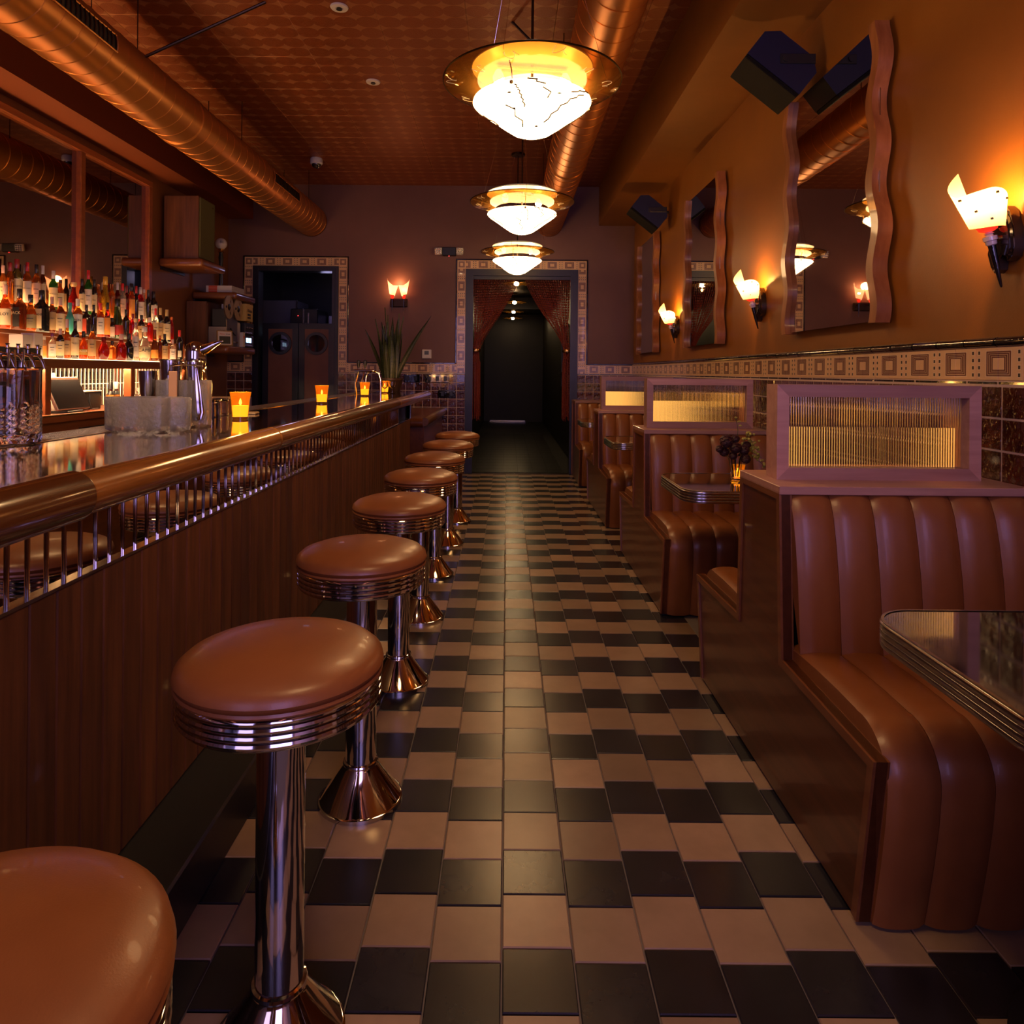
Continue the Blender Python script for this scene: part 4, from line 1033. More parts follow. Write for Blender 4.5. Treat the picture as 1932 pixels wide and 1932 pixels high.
# niche under the shelf: narrow mirror strips with bright bars, lit from above
np_ = mesh('niche_pane', B(-.004, 0, -.024, .024, 1.01, 1.338), dark_mirror); nr = mesh('niche_rod', B(0, .006, -.004, .004, 1.01, 1.338), P('pale_rod', (.72, .62, .46), .35))
k = 0; y = Y0 + .03
while y < Y1 - .03:
    put('niche_pane', np_, bk, (-3.46 + 3.3, y - 5.3, 0)); put('niche_rod', nr, bk, (-3.458 + 3.3, y + .026 - 5.3, 0)); y += .052
part('niche_bar', B(-3.456, -3.450, Y0 + .03, Y1 - .03, 1.19, 1.196), P('pale_bar', (.7, .6, .45), .4)); part('niche_back', B(-3.50, -3.465, Y0, Y1, 1.006, 1.338), back_wood)
part('led_strip', B(-3.150, -3.135, Y0 + .05, Y1 - .05, 1.328, 1.337), led_m)
part('led_strip', B(XL + .045, XL + .060, Y0 + .05, Y1 - .15, 1.766, 1.774), led_soft)
part('end_side', B(XL + .01, -3.10, Y1 - .03, Y1, 0, 1.384), back_wood)
# wall mirror in a wooden frame
mw = thing('wall_mirror', 'large wood framed mirror in panels above the bottles', 'mirror', (XL, 5.2, 1.6))
for y0, y1 in ((3.3, 4.63), (4.70, 5.735), (5.80, 6.84)):
    W(obj('glass', B(XL + .03, XL + .034, y0, y1, 1.77, 3.13), dark_mirror, mw), (XL, 5.2, 1.6))
W(obj('backing', B(XL, XL + .03, 3.25, 6.9, 1.77, 3.17), black_paint, mw), (XL, 5.2, 1.6))
for y in (4.665, 5.767, 6.865): W(obj('upright', B(XL, XL + .075, y - .033, y + .033, 1.765, 3.135, .006), back_wood, mw), (XL, 5.2, 1.6))
W(obj('top_rail', B(XL, XL + .075, 3.2, 6.898, 3.13, 3.19, .006), back_wood, mw), (XL, 5.2, 1.6))

# ------------------------------------------------------------ bottles, one by one
GL = dict(amber=(.85, .20, .02), brown=(.30, .06, .012), olive=(.10, .075, .015), ruby=(.35, .012, .010), dark=(.018, .010, .012), black=(.008, .008, .010), green=(.03, .22, .03), bottlegreen=(.03, .05, .012),
          yellow=(.95, .62, .04), clear=(.95, .88, .72), orange=(.95, .13, .015), crimson=(.65, .01, .02), turquoise=(.05, .38, .33), red=(.75, .02, .015))
def glassmat(k):
    if k in ('dark', 'black', 'turquoise', 'bottlegreen', 'olive'): return P('bottle_' + k, GL[k], .08 if k != 'turquoise' else .35, coat=.6, trans=.25 if k in ('bottlegreen', 'olive') else 0)
    return P('bottle_' + k, GL[k], .05, trans=.80, ior=1.36, emit=None)
GM = {k: glassmat(k) for k in GL}
CAPC = dict(pink=(.62, .36, .30), darkred=(.28, .02, .02), red=(.65, .02, .02), black=(.012, .012, .014), white=(.68, .58, .55), brown=(.12, .05, .03), cork=(.55, .34, .15), yellow=(.85, .50, .05), clear=(.8, .72, .65), turquoise=(.05, .38, .33), gold=(.55, .36, .14), orange=(.75, .16, .02), purple=(.18, .02, .12))
CM = {k: P('cap_' + k, v, .3, coat=.4) for k, v in CAPC.items()}
LABC = dict(cream=(.66, .50, .30), white=(.70, .58, .52), pink=(.62, .38, .30), tan=(.50, .30, .14), black=(.012, .012, .012), olive=(.28, .20, .10), coral=(.66, .09, .05), orange=(.75, .28, .05), red=(.45, .03, .02), gold=(.38, .20, .04), hex=(.62, .54, .44))
LM = {k: P('label_' + k, v, .55) for k, v in LABC.items()}
FACE = -1.05
def bottle_profile(shape, r, h):
    n = max(.010, r * .40)
    if shape == 'std': return [(r * .9, 0), (r, .006), (r, h * .60), (r * .96, h * .66), (r * .74, h * .71), (n * 1.15, h * .76), (n, h * .82), (n, h * .94)], .60
    if shape == 'round': return [(r * .86, 0), (r, .010), (r * 1.0, h * .46), (r * .93, h * .54), (r * .72, h * .61), (n * 1.3, h * .67), (n, h * .74), (n, h * .90)], .48
    if shape == 'square': return [(r * .95, 0), (r, .005), (r, h * .58), (r * .92, h * .64), (n * 1.4, h * .70), (n, h * .74), (n, h * .90)], .58
    if shape == 'flask': return [(r * .55, 0), (r * .86, h * .10), (r, h * .26), (r * .98, h * .40), (r * .75, h * .54), (n * 1.3, h * .64), (n, h * .74), (n, h * .90)], .44
    return [(r * .92, 0), (r, .006), (r * .98, h * .25), (r * .86, h * .42), (r * .55, h * .60), (n * 1.2, h * .74), (n, h * .86), (n, h * .94)], .36
def sqf(a, z): return 1.0 / max(abs(math.cos(a)) ** 6 + abs(math.sin(a)) ** 6, 1e-6) ** (1 / 6) * .93
TXT = {('C', 2): 'JAMESON', ('C', 3): "DEWAR'S", ('C', 6): 'LAPHROAIG', ('B', 0): 'LOT', ('B', 1): 'JACK', ('B', 7): 'BEN', ('A', 4): 'TULLI', ('A', 5): 'ABER', ('A', 12): 'CAMP', ('B', 3): 'ISLAND', ('B', 4): 'Glen'}
def bottle(x, y, z, h, r, gk, ck, lk, shape, lab, tier, idx):
    t = thing('bottle', lab, 'bottle', (x, y, z), 0, {'C': 'bottles on the top tier', 'B': 'bottles on the middle tier', 'A': 'bottles on the lowest tier'}[tier])
    pr, lt = bottle_profile(shape, r, h)
    obj('glass_body', L(pr, 20, fn=sqf if shape == 'square' else None), GM[gk], t, True)
    n = max(.010, r * .40); z0 = pr[-1][1]
    if ck != 'none':
        c0 = h * (.80 if shape in ('std', 'taper') else .78) if ck in ('pink', 'darkred', 'red', 'yellow', 'gold', 'black', 'white') else z0 - .012
        if ck in ('cork',): obj('stopper', L([(n * 1.0, z0 - .01), (n * 1.5, z0), (n * 1.5, h)], 14), CM[ck], t, True)
        else: obj('cap', L([(n * 1.08, c0), (n * 1.12, c0 + .002), (n * 1.12, h - .003), (n * 1.0, h)], 14), CM[ck], t, True)
    if lk != 'none':
        f = .985 if shape == 'square' else 1.0
        lo, hi = (.10, lt * .96) if lk not in ('gold', 'hex') else (.16, .36)
        span = 2.5 if shape != 'square' else 0
        if shape == 'square':
            hw = r * .62
            lb = obj('label', B(-hw, hw, -.0008, .0008, h * lo, h * hi), LM[lk], t, loc=(math.cos(FACE) * 0 + .0, -r * .945, 0))
        else:
            rr = lambda zz: next((pr[i][0] + (pr[i + 1][0] - pr[i][0]) * (zz - pr[i][1]) / max(1e-6, pr[i + 1][1] - pr[i][1]) for i in range(len(pr) - 1) if pr[i][1] <= zz <= pr[i + 1][1]), r)
            bm = G(lambda u, v: ((rr(h * (lo + (hi - lo) * v)) + .0009) * math.cos(FACE + span * (u - .5) * (1 if lk != 'hex' else .45)), (rr(h * (lo + (hi - lo) * v)) + .0009) * math.sin(FACE + span * (u - .5) * (1 if lk != 'hex' else .45)), h * (lo + (hi - lo) * v)), 12, 4)
            lb = obj('label', bm, LM[lk], t, True)
        s = TXT.get((tier, idx))
        if s:
            sz = min(r * 2.1 / max(2.6, len(s) * .62), h * .14)
            d = r + .0022
            text(s, sz, LM['cream'] if lk in ('black', 'gold') else black_ink, lb, (d * math.cos(FACE), d * math.sin(FACE), h * (lo + (hi - lo) * .66)) if shape != 'square' else (0, -.002, h * .42), (PI/2, 0, FACE + PI/2) if shape != 'square' else (PI/2, 0, 0))
        elif lk not in ('gold', 'hex', 'orange', 'red') and r > .021 and shape != 'square':
            d = r + .0012                                           # printed lines on the label
            bm = bmesh.new()
            for q in range(3):
                zz = h * (lo + (hi - lo) * (.70 - .2 * q)); w_ = r * (.55 - .12 * q)
                box(bm, -w_, w_, -.0004, .0012, zz - .0022 + .001 * q, zz + .0022 - .001 * q)
            obj('label_print', bm, black_ink if lk != 'black' else LM['cream'], lb, loc=(d * math.cos(FACE), d * math.sin(FACE), 0), rot=(0, 0, FACE + PI/2))
    return t
BOT = [
[(-3.530,1.765),[
(4.822,0.271,0.0218,'amber','pink','cream','std','amber bottle with pink foil cap at left end of top tier'),
(4.894,0.301,0.0222,'amber','darkred','none','std','amber bottle with dark red cap left of the green-black tall bottle'),
(4.957,0.337,0.0362,'olive','darkred','cream','std','olive dark whiskey bottle with red cap and cream label in big dark lettering'),
(5.066,0.332,0.0264,'amber','red','white','std','amber bottle with red cap and white label in thin red lettering'),
(5.164,0.331,0.0286,'amber','black','pink','std','amber bottle with black cap and wide pink label on top tier'),
(5.234,0.334,0.0227,'brown','white','cream','std','brown bottle with white cap between pink label and green whisky'),
(5.357,0.312,0.0300,'green','white','cream','std','green whisky bottle with white cap and long label in black lettering'),
(5.441,0.253,0.0272,'amber','brown','cream','std','short amber bottle with brown cork top beside the green whisky'),
(5.607,0.254,0.0389,'ruby','cork','none','flask','flared carafe of deep red spirit with wide cork stopper'),
(5.718,0.299,0.0218,'dark','black','cream','std','dark bottle with black cap behind the mirror post'),
(5.804,0.382,0.0278,'green','red','white','std','bright green bottle with red cap and pale label'),
(5.887,0.318,0.0226,'dark','black','cream','std','dark bottle with black cap right of the green one with red cap'),
(5.949,0.298,0.0229,'amber','none','none','std','clear amber bottle without cap left of the yellow bottle'),
(6.050,0.363,0.0409,'yellow','yellow','none','taper','tall yellow liqueur bottle tapering to a yellow cap'),
(6.148,0.329,0.0298,'amber','none','none','std','clear amber bottle right of the yellow liqueur'),
(6.240,0.336,0.0223,'ruby','white','none','std','deep red bottle with blue-white cap on top tier'),
(6.317,0.337,0.0309,'clear','red','pink','std','amber tinted bottle with red cap and pink label with dark picture'),
(6.388,0.326,0.0229,'ruby','darkred','none','std','ruby bottle with dark red cap behind the picture label'),
(6.469,0.356,0.0318,'orange','black','orange','std','orange aperitif bottle with black cap and blue-edged label'),
(6.552,0.342,0.0215,'dark','red','none','std','dark bottle with bright red cap left of the crimson one'),
(6.628,0.341,0.0349,'crimson','white','white','std','crimson aperitif bottle with white cap and square label'),
(6.696,0.329,0.0199,'clear','clear','none','std','slim clear bottle behind the crimson aperitif'),
(6.775,0.333,0.0269,'black','black','none','std','slim black bottle left of the last one on top tier'),
(6.877,0.329,0.0365,'black','black','white','std','black bottle with white label, last on the top tier')
]],
[(-3.360,1.575),[
(4.611,0.302,0.0334,'orange','pink','cream','round','orange-red bottle with diagonal lettered strip label'),
(4.746,0.290,0.0361,'brown','black','black','square','square brown whiskey bottle with black label and black cap'),
(4.857,0.262,0.0358,'amber','black','olive','round','round shouldered amber bottle with black cap and olive label'),
(4.973,0.306,0.0430,'black','black','cream','square','large black bottle with small framed cream label'),
(5.084,0.272,0.0269,'brown','pink','tan','std','brown bottle with tan script label on middle tier'),
(5.180,0.270,0.0292,'brown','pink','cream','std','brown bottle with pink foil neck and framed cream label'),
(5.294,0.250,0.0300,'turquoise','turquoise','none','round','opaque turquoise bottle on the middle tier'),
(5.391,0.289,0.0324,'amber','white','white','std','amber bottle with white lettered label on middle tier'),
(5.501,0.254,0.0263,'dark','black','coral','square','dark bottle with coral red square label'),
(5.599,0.264,0.0233,'dark','black','none','std','dark bottle with faint white lettering right of the coral label'),
(5.694,0.286,0.0274,'orange','red','white','std','red-orange shouldered bottle with tall white label'),
(5.792,0.300,0.0206,'ruby','black','orange','std','slim ruby bottle with long orange label and black neck'),
(5.864,0.177,0.0190,'dark','black','pink','std','dark bottle with pale pink label left of the green cognac'),
(5.941,0.347,0.0482,'bottlegreen','black','red','taper','wide dark green tapered cognac bottle with gold seal'),
(6.075,0.268,0.0258,'dark','black','none','std','dark bottle right of the green cognac'),
(6.188,0.240,0.0284,'crimson','darkred','none','std','crimson bottle with dark red cap on middle tier'),
(6.331,0.242,0.0292,'dark','black','tan','std','dark bottle with slanted tan label on middle tier'),
(6.482,0.230,0.0301,'red','white','none','std','red bottle with white cap band on middle tier'),
(6.588,0.325,0.0241,'clear','red','cream','std','clear bottle with bright red cap on middle tier'),
(6.679,0.338,0.0267,'black','gold','tan','std','black bottle with gold foil and slanted tan label'),
(6.804,0.334,0.0341,'black','gold','cream','std','black bottle with gold foil and broad cream label'),
(6.902,0.269,0.0208,'red','orange','none','std','slim red bottle with orange cap, last on middle tier')
]],
[(-3.185,1.388),[
(4.740,0.149,0.0161,'clear','clear','orange','std','clear bottle with orange label, first on lowest tier'),
(4.828,0.176,0.0226,'clear','purple','white','std','bottle with purple cap and white label on lowest tier'),
(4.913,0.215,0.0246,'dark','pink','cream','std','dark bottle with rounded cream label on lowest tier'),
(4.989,0.289,0.0220,'amber','pink','tan','round','amber bottle with long neck and tan oval label'),
(5.082,0.280,0.0257,'dark','black','cream','std','navy dark bottle with pointed cream label and pointed top'),
(5.184,0.212,0.0280,'orange','black','gold','round','orange bottle with bold gold lettering on lowest tier'),
(5.290,0.271,0.0270,'amber','black','tan','std','amber bottle with black stopper and tan label'),
(5.444,0.202,0.0403,'ruby','none','none','flask','round deep red moon flask with oval medallion'),
(5.561,0.157,0.0234,'amber','black','orange','square','small amber flask bottle with orange label'),
(5.691,0.220,0.0389,'ruby','pink','none','round','squat dark red decanter with flat pink stopper'),
(5.802,0.231,0.0380,'black','black','none','round','black gourd shaped bottle on lowest tier'),
(5.908,0.364,0.0272,'clear','cork','white','std','clear bottle with tall cork and small red-marked label'),
(6.056,0.301,0.0500,'clear','clear','cream','flask','round clear glass bottle with large cream label'),
(6.229,0.307,0.0310,'brown','none','orange','taper','tapered brown bottle with orange oval label'),
(6.325,0.241,0.0190,'brown','orange','none','std','small brown bottle with orange cap'),
(6.413,0.260,0.0279,'black','black','tan','std','black bottle with narrow tan label on lowest tier'),
(6.567,0.218,0.0265,'clear','pink','white','std','pale bottle wrapped in white label on lowest tier'),
(6.703,0.312,0.0294,'black','red','hex','std','black bottle with red cap and small pale six-sided label')
]],
]
for tier, ((x, z), rows) in zip('CBA', BOT):
    placed = []
    for i, (y, h, r, gk, ck, lk, shape, lab) in enumerate(rows):
        best = None
        for rr in (r, r * .92, r * .85, r * .78):
            for dx in (.0, .032, -.032, .02, -.02):
                if tier == 'A' and abs(dx) + rr > .085: continue
                if tier != 'A' and abs(dx) + rr > .078: continue
                if all((x + dx - px) ** 2 + (y - py) ** 2 > (rr + pr_ + .002) ** 2 for px, py, pr_ in placed): best = (dx, rr); break
            if best: break
        if not best: best = (.03 if i % 2 else -.03, r * .7)
        placed.append((x + best[0], y, best[1]))
        bottle(x + best[0], y, z, h, best[1], gk, ck, lk, shape, lab, tier, i)
# whisky cartons at the left end of the lowest tier, before the bottles
for k, (y, w, h, lab) in enumerate(((4.62, .085, .165, 'tall pale pink whisky carton at the left end of the lowest tier'), (4.51, .085, .15, 'pale pink carton behind the draft taps, left of the tall one'))):
    t = thing('carton', lab, 'box', (-3.185, y, 1.388)); obj('box', B(-.045, .045, -w / 2, w / 2, 0, h, .001), LM['white'], t)
    obj('print', B(.0455, .0465, -w * .3, w * .3, h * .35, h * .42), black_ink, t); obj('print', B(.0455, .0465, -w * .38, w * .38, h * .47, h * .485), black_ink, t)

# draft tower with five taps
dt_ = thing('draft_tower', 'chrome and black draft tower with five beer taps on the back bar', 'beer tap', (-2.98, 4.14, 1.006))
obj('header', B(-.09, .02, -.30, .24, .36, .44, .01, 2), black_plastic, dt_)
for y in (-.22, .16): obj('column', L([(.045, 0), (.04, .01), (.035, .37)], 24, c=(-.04, y, 0)), chrome, dt_, True)
for k, y in enumerate((-.20, -.11, -.02, .065, .15)):
    fz = .395
    f = obj('faucet', T([(.02, y, fz), (.05, y, fz), (.075, y, fz - .01), (.092, y, fz - .05), (.105, y, fz - .085)], [.012, .011, .011, .008, .007], 12), chrome, dt_, True)
    obj('shank', L([(.018, .012), (.018, .024), (.013, .03), (.011, .048)], 16, c=(0, y, fz), axis='x'), chrome, f, True)
    obj('handle', T([(.058, y, fz + .008), (.058, y, fz + .03), (.058, y, fz + .036), (.058, y, fz + .05), (.058, y, fz + .064)], [.006, .006, .011, .009, .012], 12), chrome, f, True)

# things on the back bar counter
t = thing('touch_screen', 'black tilted order screen on the back bar counter', 'screen', (-3.13, 4.93, 1.006)); t.rotation_euler = (0, 0, 0)
obj('screen_foot', B(-.09, .05, -.09, .09, 0, .014, .003), black_plastic, t); obj('stand', T([(-.03, 0, .01), (-.06, 0, .10)], .02, 10), black_plastic, t)
s_ = obj('screen_body', B(-.012, .010, -.185, .185, -.125, .125, .004), P('silver_back', (.5, .42, .36), .4), t, loc=(-.015, 0, .135), rot=(0, -.42, 0)); s2 = obj('screen_glass', B(.010, .0125, -.178, .178, -.118, .118), P('dark_screen', (.010, .008, .008), .12, coat=.6), s_)
t = thing('card_terminal', 'small dark equipment box behind the order screen', 'box', (-3.25, 5.30, 1.006)); obj('case', B(-.06, .06, -.12, .12, 0, .135, .004), black_plastic, t); obj('lid', B(-.064, .064, -.125, .125, .135, .145, .002), paper, t); obj('cable', T([(.062, -.03, .12), (.066, -.03, .05), (.07, -.02, .004), (.075, .06, .004)], .004, 6), rubber, t)
for k, (y, lab) in enumerate(((5.50, 'left dasher bottle with orange label and black cap on the counter'), (5.575, 'right dasher bottle with orange label and pale cap top on the counter'))):
    t = thing('bitters_bottle', lab, 'bottle', (-3.16, y, 1.006), group='dasher bottles in the niche'); obj('glass_body', L([(.028, 0), (.03, .004), (.03, .11), (.013, .135), (.012, .15)], 18), GM['brown'], t, True)
    obj('label', L([(.0308, .02), (.0308, .105)], 18, caps=False), LM['orange'], t, True); obj('neck_wrap', L([(.0305, .108), (.022, .128), (.0135, .137)], 18, caps=False), black_plastic, t, True); obj('cap', L([(.017, .15), (.017, .205), (.015, .208)], 16), CM['black'] if k == 0 else CM['white'], t, True)
for k, y in enumerate((5.78, 5.84, 5.90, 5.97, 6.03)):
    t = thing('syrup_bottle', ['first', 'second', 'third', 'fourth', 'fifth'][k] + ' of five small pale bottles in the niche, counted from the dasher bottles', 'bottle', (-3.2, y, 1.006), group='small pale bottles in the niche'); obj('glass_body', L([(.022, 0), (.024, .004), (.024, .08), (.010, .10), (.009, .125)], 16), GM['clear'], t, True); obj('cap', L([(.011, .125), (.011, .15)], 12), CM['pink'], t, True); obj('label', L([(.0245, .015), (.0245, .07)], 16, caps=False), LM['pink'], t, True)
for k, (y, h, lab) in enumerate(((4.80, .26, 'tall slim pale bottle deep in the niche behind the order screen'), (4.89, .25, 'slim amber bottle deep in the niche behind the order screen'), (5.04, .28, 'white carton standing deep in the niche'))):
    t = thing('niche_bottle' if k < 2 else 'white_carton', lab, 'bottle' if k < 2 else 'box', (-3.38, y, 1.006))
    if k < 2: obj('glass_body', L([(.028, 0), (.03, .005), (.03, h * .6), (.011, h * .72), (.010, h)], 16), GM['clear' if k == 0 else 'yellow'], t, True); obj('label', L([(.0306, .03), (.0306, .12)], 16, caps=False), LM['white'], t, True)
    else: obj('carton', B(-.04, .04, -.06, .06, 0, h, .002), paper, t); obj('flap', B(-.042, .042, -.061, .061, h - .03, h - .026), LM['cream'], t)

# ------------------------------------------------------------ on the bar
BT = 1.098
def lobes(n, amp, ph=0): return lambda a, z: 1 + amp * math.cos(n * a + ph)
def vase(name, label, loc, sx, sy, h, n, amp, rz, ph=0):
    t = thing(name, label, 'glass', loc, rz)
    f = lobes(n, amp, ph); r = 1.0
    prof = [(.90, 0), (.98, .006), (1.0, .02), (1.0, h - .004), (.985, h), (.93, h), (.92, h - .004), (.92, .022), (.3, .020)]
    bm = L([(r * a, z) for a, z in prof], 96, fn=f)
    for v in bm.verts: v.co.x *= sx; v.co.y *= sy
    obj('glass_wall', bm, frost_glass, t, True)
    return t
v1 = vase('lobed_glass', 'low wavy rough cast glass vessel in front on the bar', (-1.285, 2.47, BT), .134, .070, .122, 6, .16, 0.02, .3)
v2 = vase('lobed_glass', 'taller wavy rough cast glass vessel holding bar tools', (-1.265, 2.70, BT), .100, .078, .180, 6, .13, .05, .9)
t = thing('jigger', 'double ended steel jigger with bright upper cup between the glass vessels and the niche', 'jigger', (-1.415, 2.72, BT)); 
obj('lower_cup', L([(.034, 0), (.034, .004), (.016, .07), (.014, .08)], 24), steel, t, True); obj('upper_cup', L([(.014, .08), (.030, .135), (.034, .215), (.033, .215), (.028, .14)], 24), steel, t, True)
for k, (x, y, r, h, tilt, lab) in enumerate(((-1.315, 2.70, .040, .235, .03, 'wide steel shaker tin standing in the taller glass vessel'), (-1.232, 2.72, .030, .23, -.02, 'narrow steel shaker tin standing in the taller glass vessel'))):
    t = thing('shaker_tin', lab, 'shaker', (x, y, BT + .024)); obj('tin_body', L([(r * .72, 0), (r * .75, .004), (r * .97, h * .85), (r, h * .9), (r * 1.02, h * .98), (r * 1.02, h), (r * .95, h - .004)], 28), steel, t, True); obj('tin_rim', L([(r * 1.0, h - .004), (r * 1.05, h - .001), (r * 1.0, h + .002)], 28, caps=False), steel, t, True)
t = thing('ice_tongs', 'steel ice tongs leaning in the taller glass vessel', 'tongs', (-1.20, 2.66, BT + .024)); 
for s in (-1, 1): obj('arm', T([(.0, s * .004, .205), (.01 , s * .012, .12), (.018, s * .014, .03), (.016, s * .010, .004)], [.005, .009, .011, .004], 8), steel, t, True)
obj('hinge_bow', T([(0, -.004, .205), (-.004, 0, .215), (0, .004, .205)], .005, 8), steel, t)
t = thing('leather_strap_tool', 'bar tool with tan leather strap handle hanging over the vessel rim', 'tool', (-1.262, 2.607, BT + .1)); obj('strap', B(-.016, .016, -.004, .003, -.06, .115, .002), P('tan_strap', (.42, .20, .09), .5), t); obj('rivet', L([(.001, -.003), (.008, -.002), (.008, .002)], 14, c=(0, -.004, -.045), axis='y'), black_plastic, t)
obj('wire_loop', T([(-.03, .02, .10), (-.02, .02, .135), (.04, .02, .14), (.10, .02, .135), (.11, .02, .11)], .0028, 6), gold_steel, t, True)
# bird shaped cocktail shaker
t = thing('cocktail_shaker', 'polished bird shaped cocktail shaker with long spout on the bar', 'shaker', (-1.30, 2.875, BT)); t.scale = (1.06, 1.06, 1.03)
obj('body', L([(.040, 0), (.046, .004), (.050, .03), (.052, .09), (.051, .15), (.046, .185), (.040, .205), (.039, .212)], 48), gold_steel, t, True)
obj('collar', L([(.039, .212), (.043, .216), (.040, .220), (.043, .226), (.040, .231), (.036, .236)], 48, caps=False), gold_steel, t, True)
obj('head', L([(.038, .233), (.040, .245), (.040, .285), (.037, .305), (.028, .320), (.014, .328), (.003, .330)], 40), chrome, t, True)
obj('beak', T([(.015, 0, .290), (.045, -.004, .300), (.075, -.008, .316), (.100, -.01, .327), (.112, -.01, .331)], [.026, .020, .013, .007, .003], 16), chrome, t, True)
obj('band', L([(.0515, .120), (.0535, .122), (.0535, .127), (.0515, .129)], 48, caps=False), brass, t, True)
for s in (-1, 1): obj('wing', T([(0, s * .050, .19), (-.01, s * .066, .15), (-.01, s * .066, .08), (0, s * .052, .05)], .006, 8), gold_steel, t, True)
# tall cut crystal mixing jar with spoons
t = thing('mixing_jar', 'large diamond cut crystal jar at the left edge of the bar', 'jar', (-1.452, 2.02, BT))
def dia(a, z):
    if z > .118 or z < .006: return 1
    q = (a * 11 / PI + z * 110) % 2; p = (a * 11 / PI - z * 110) % 2
    return 1 + .035 * (abs(q - 1) + abs(p - 1) - 1)
pr = [(.066, 0), (.074, .004)] + [(.076, .006 + k * .0056) for k in range(21)] + [(.075, .13), (.0755, .214), (.077, .222), (.074, .2235), (.071, .216), (.070, .03), (.05, .024), (.01, .022)]
obj('crystal_body', L(pr, 88, fn=lambda a, z: dia(a, z)), cut_glass, t, True); obj('rim_band', L([(.0765, .216), (.0785, .220), (.0765, .2245)], 48, caps=False), cut_glass, t, True)
for k, (dx, dy, lean, lab) in enumerate(((-.02, 0, .05, 'twisted bar spoon standing upright in the crystal jar'), (.018, .012, -.07, 'amber stirrer leaning in the crystal jar'), (.03, -.012, .06, 'steel stirrer leaning right in the crystal jar'))):
    s = thing('bar_spoon', lab, 'spoon', (-1.452 + dx, 2.02 + dy, BT + .026)); obj('shaft', T([(0, 0, .0), (lean * .25, 0, .25)], .0026, 7), steel if k != 1 else brass, s); obj('bowl', L([(.001, -.001), (.010, .006), (.011, .012), (.002, .02)], 12), steel, s, True)
# rocks glasses
for k, (x, y, lab) in enumerate(((-1.36, 3.18, 'left upturned rocks glass by the shaker'), (-1.375, 3.31, 'right upturned rocks glass by the nearest candle'))):
    t = thing('rocks_glass', lab, 'glass', (x, y, BT), group='upturned rocks glasses'); obj('glass_body', L([(.041, 0), (.0375, .075), (.035, .085), (.034, .085), (.010, .080), (.034, .070), (.038, .002)], 28), glass, t, True)
    obj('heavy_foot', L([(.036, .068), (.036, .0845)], 28), glass, t, True)
t = thing('napkin_caddy', 'small brown napkin caddy behind the rocks glasses', 'caddy', (-1.47, 3.55, 1.096)); obj('case', B(-.07, .07, -.06, .06, 0, .075, .004), walnut, t); obj('napkins', B(-.055, .055, -.05, .05, .06, .085), LM['tan'], t)
t = thing('folded_napkin', 'small pale folded napkin lying on the bar by the nearest candle', 'napkin', (-1.30, 3.46, BT)); obj('fold', B(-.05, .05, -.03, .03, 0, .012, .003), LM['tan'], t); obj('edge', B(-.05, .05, -.031, -.03, .002, .010), LM['cream'], t)
# votive candles
def candle():
    t = thing('votive_candle', 'x', 'candle', group='lit votives along the bar')
    obj('votive_glass', L([(.030, 0), (.033, .004), (.034, .012), (.040, .085), (.0465, .122), (.0455, .122), (.0385, .085), (.0325, .014), (.01, .012)], 32), votive_glass, t, True)
    obj('glass_foot', L([(.0335, .001), (.0345, .010), (.033, .012)], 32), P('dark_amber_foot', (.20, .06, .01), .08, coat=1), t, True)
    w_ = obj('wax', L([(.031, .013), (.0345, .045), (.0355, .062), (.02, .060), (.003, .061)], 28), wax, t, True)
    obj('flame', T([(0, 0, .064), (0, 0, .070), (0, 0, .080), (0, 0, .093)], [.002, .006, .0055, .0008], 10), flame_m, t, True)
    point('candle_light', (0, 0, .150), 1.1, (1, .47, .10), .025, t)
    return t
c0 = candle()
for k, (x, y, lab) in enumerate(((-1.197, 3.10, 'nearest lit votive candle on the bar'), (-1.237, 4.615, 'second lit votive candle along the bar, in front of the swing doors'), (-1.245, 6.05, 'third lit votive candle, by the twin tap'), (-1.234, 6.98, 'farthest lit votive candle, before the plant'))):
    t = c0 if k == 0 else copy_tree(c0); t.location = (x, y, BT); t['label'] = lab
c5 = copy_tree(c0); c5.location = (1.175, 3.48, .795); c5['label'] = 'small votive candle beside the flower vase'; c5.scale = (.72, .72, .55)
for ch in list(c5.children):
    if ch.type == 'LIGHT': bpy.data.objects.remove(ch)
# twin tap
t = thing('twin_tap', 'arched chrome twin tap with two black handles at the far bar', 'beer tap', (-1.27, 6.30, BT))
for x in (-.10, -.045): 
    obj('leg', T([(x + .0, 0, 0), (x - .012, 0, .10), (x + .012, 0, .20), (x + .02, 0, .225)], .008, 8), chrome, t, True)
obj('arch', T([(-.02, .02, 0), (-.02, .02, .16), (.0, .02, .21), (.05, .02, .225), (.10, .02, .20), (.115, .02, .14), (.115, .02, 0)], .010, 10), chrome, t, True)
obj('cross_bar', T([(-.12, 0, .225), (.06, 0, .225)], .012, 10), chrome, t, True)
for x in (-.085, -.025):
    obj('stalk', T([(x, 0, .225), (x, 0, .255)], .006, 8), chrome, t); obj('handle', T([(x, 0, .25), (x, 0, .262), (x, 0, .295), (x, 0, .315), (x, 0, .322)], [.008, .011, .019, .017, .008], 12), black_plastic, t, True)
for k, (x, y) in enumerate(((-1.17, 6.62), (-1.12, 6.75))):
    t = thing('wine_glass', ['left empty stem glass near the far candle', 'right empty stem glass beside the far candle'][k], 'glass', (x, y, BT)); obj('foot', L([(.03, 0), (.028, .003), (.004, .006)], 20), glass, t, True); obj('bowl', L([(.004, .05), (.025, .065), (.032, .09), (.027, .12), (.0255, .12), (.030, .09), (.023, .067), (.002, .054)], 20), glass, t, True); obj('stem', T([(0, 0, .004), (0, 0, .052)], .003, 8), glass, t, True)

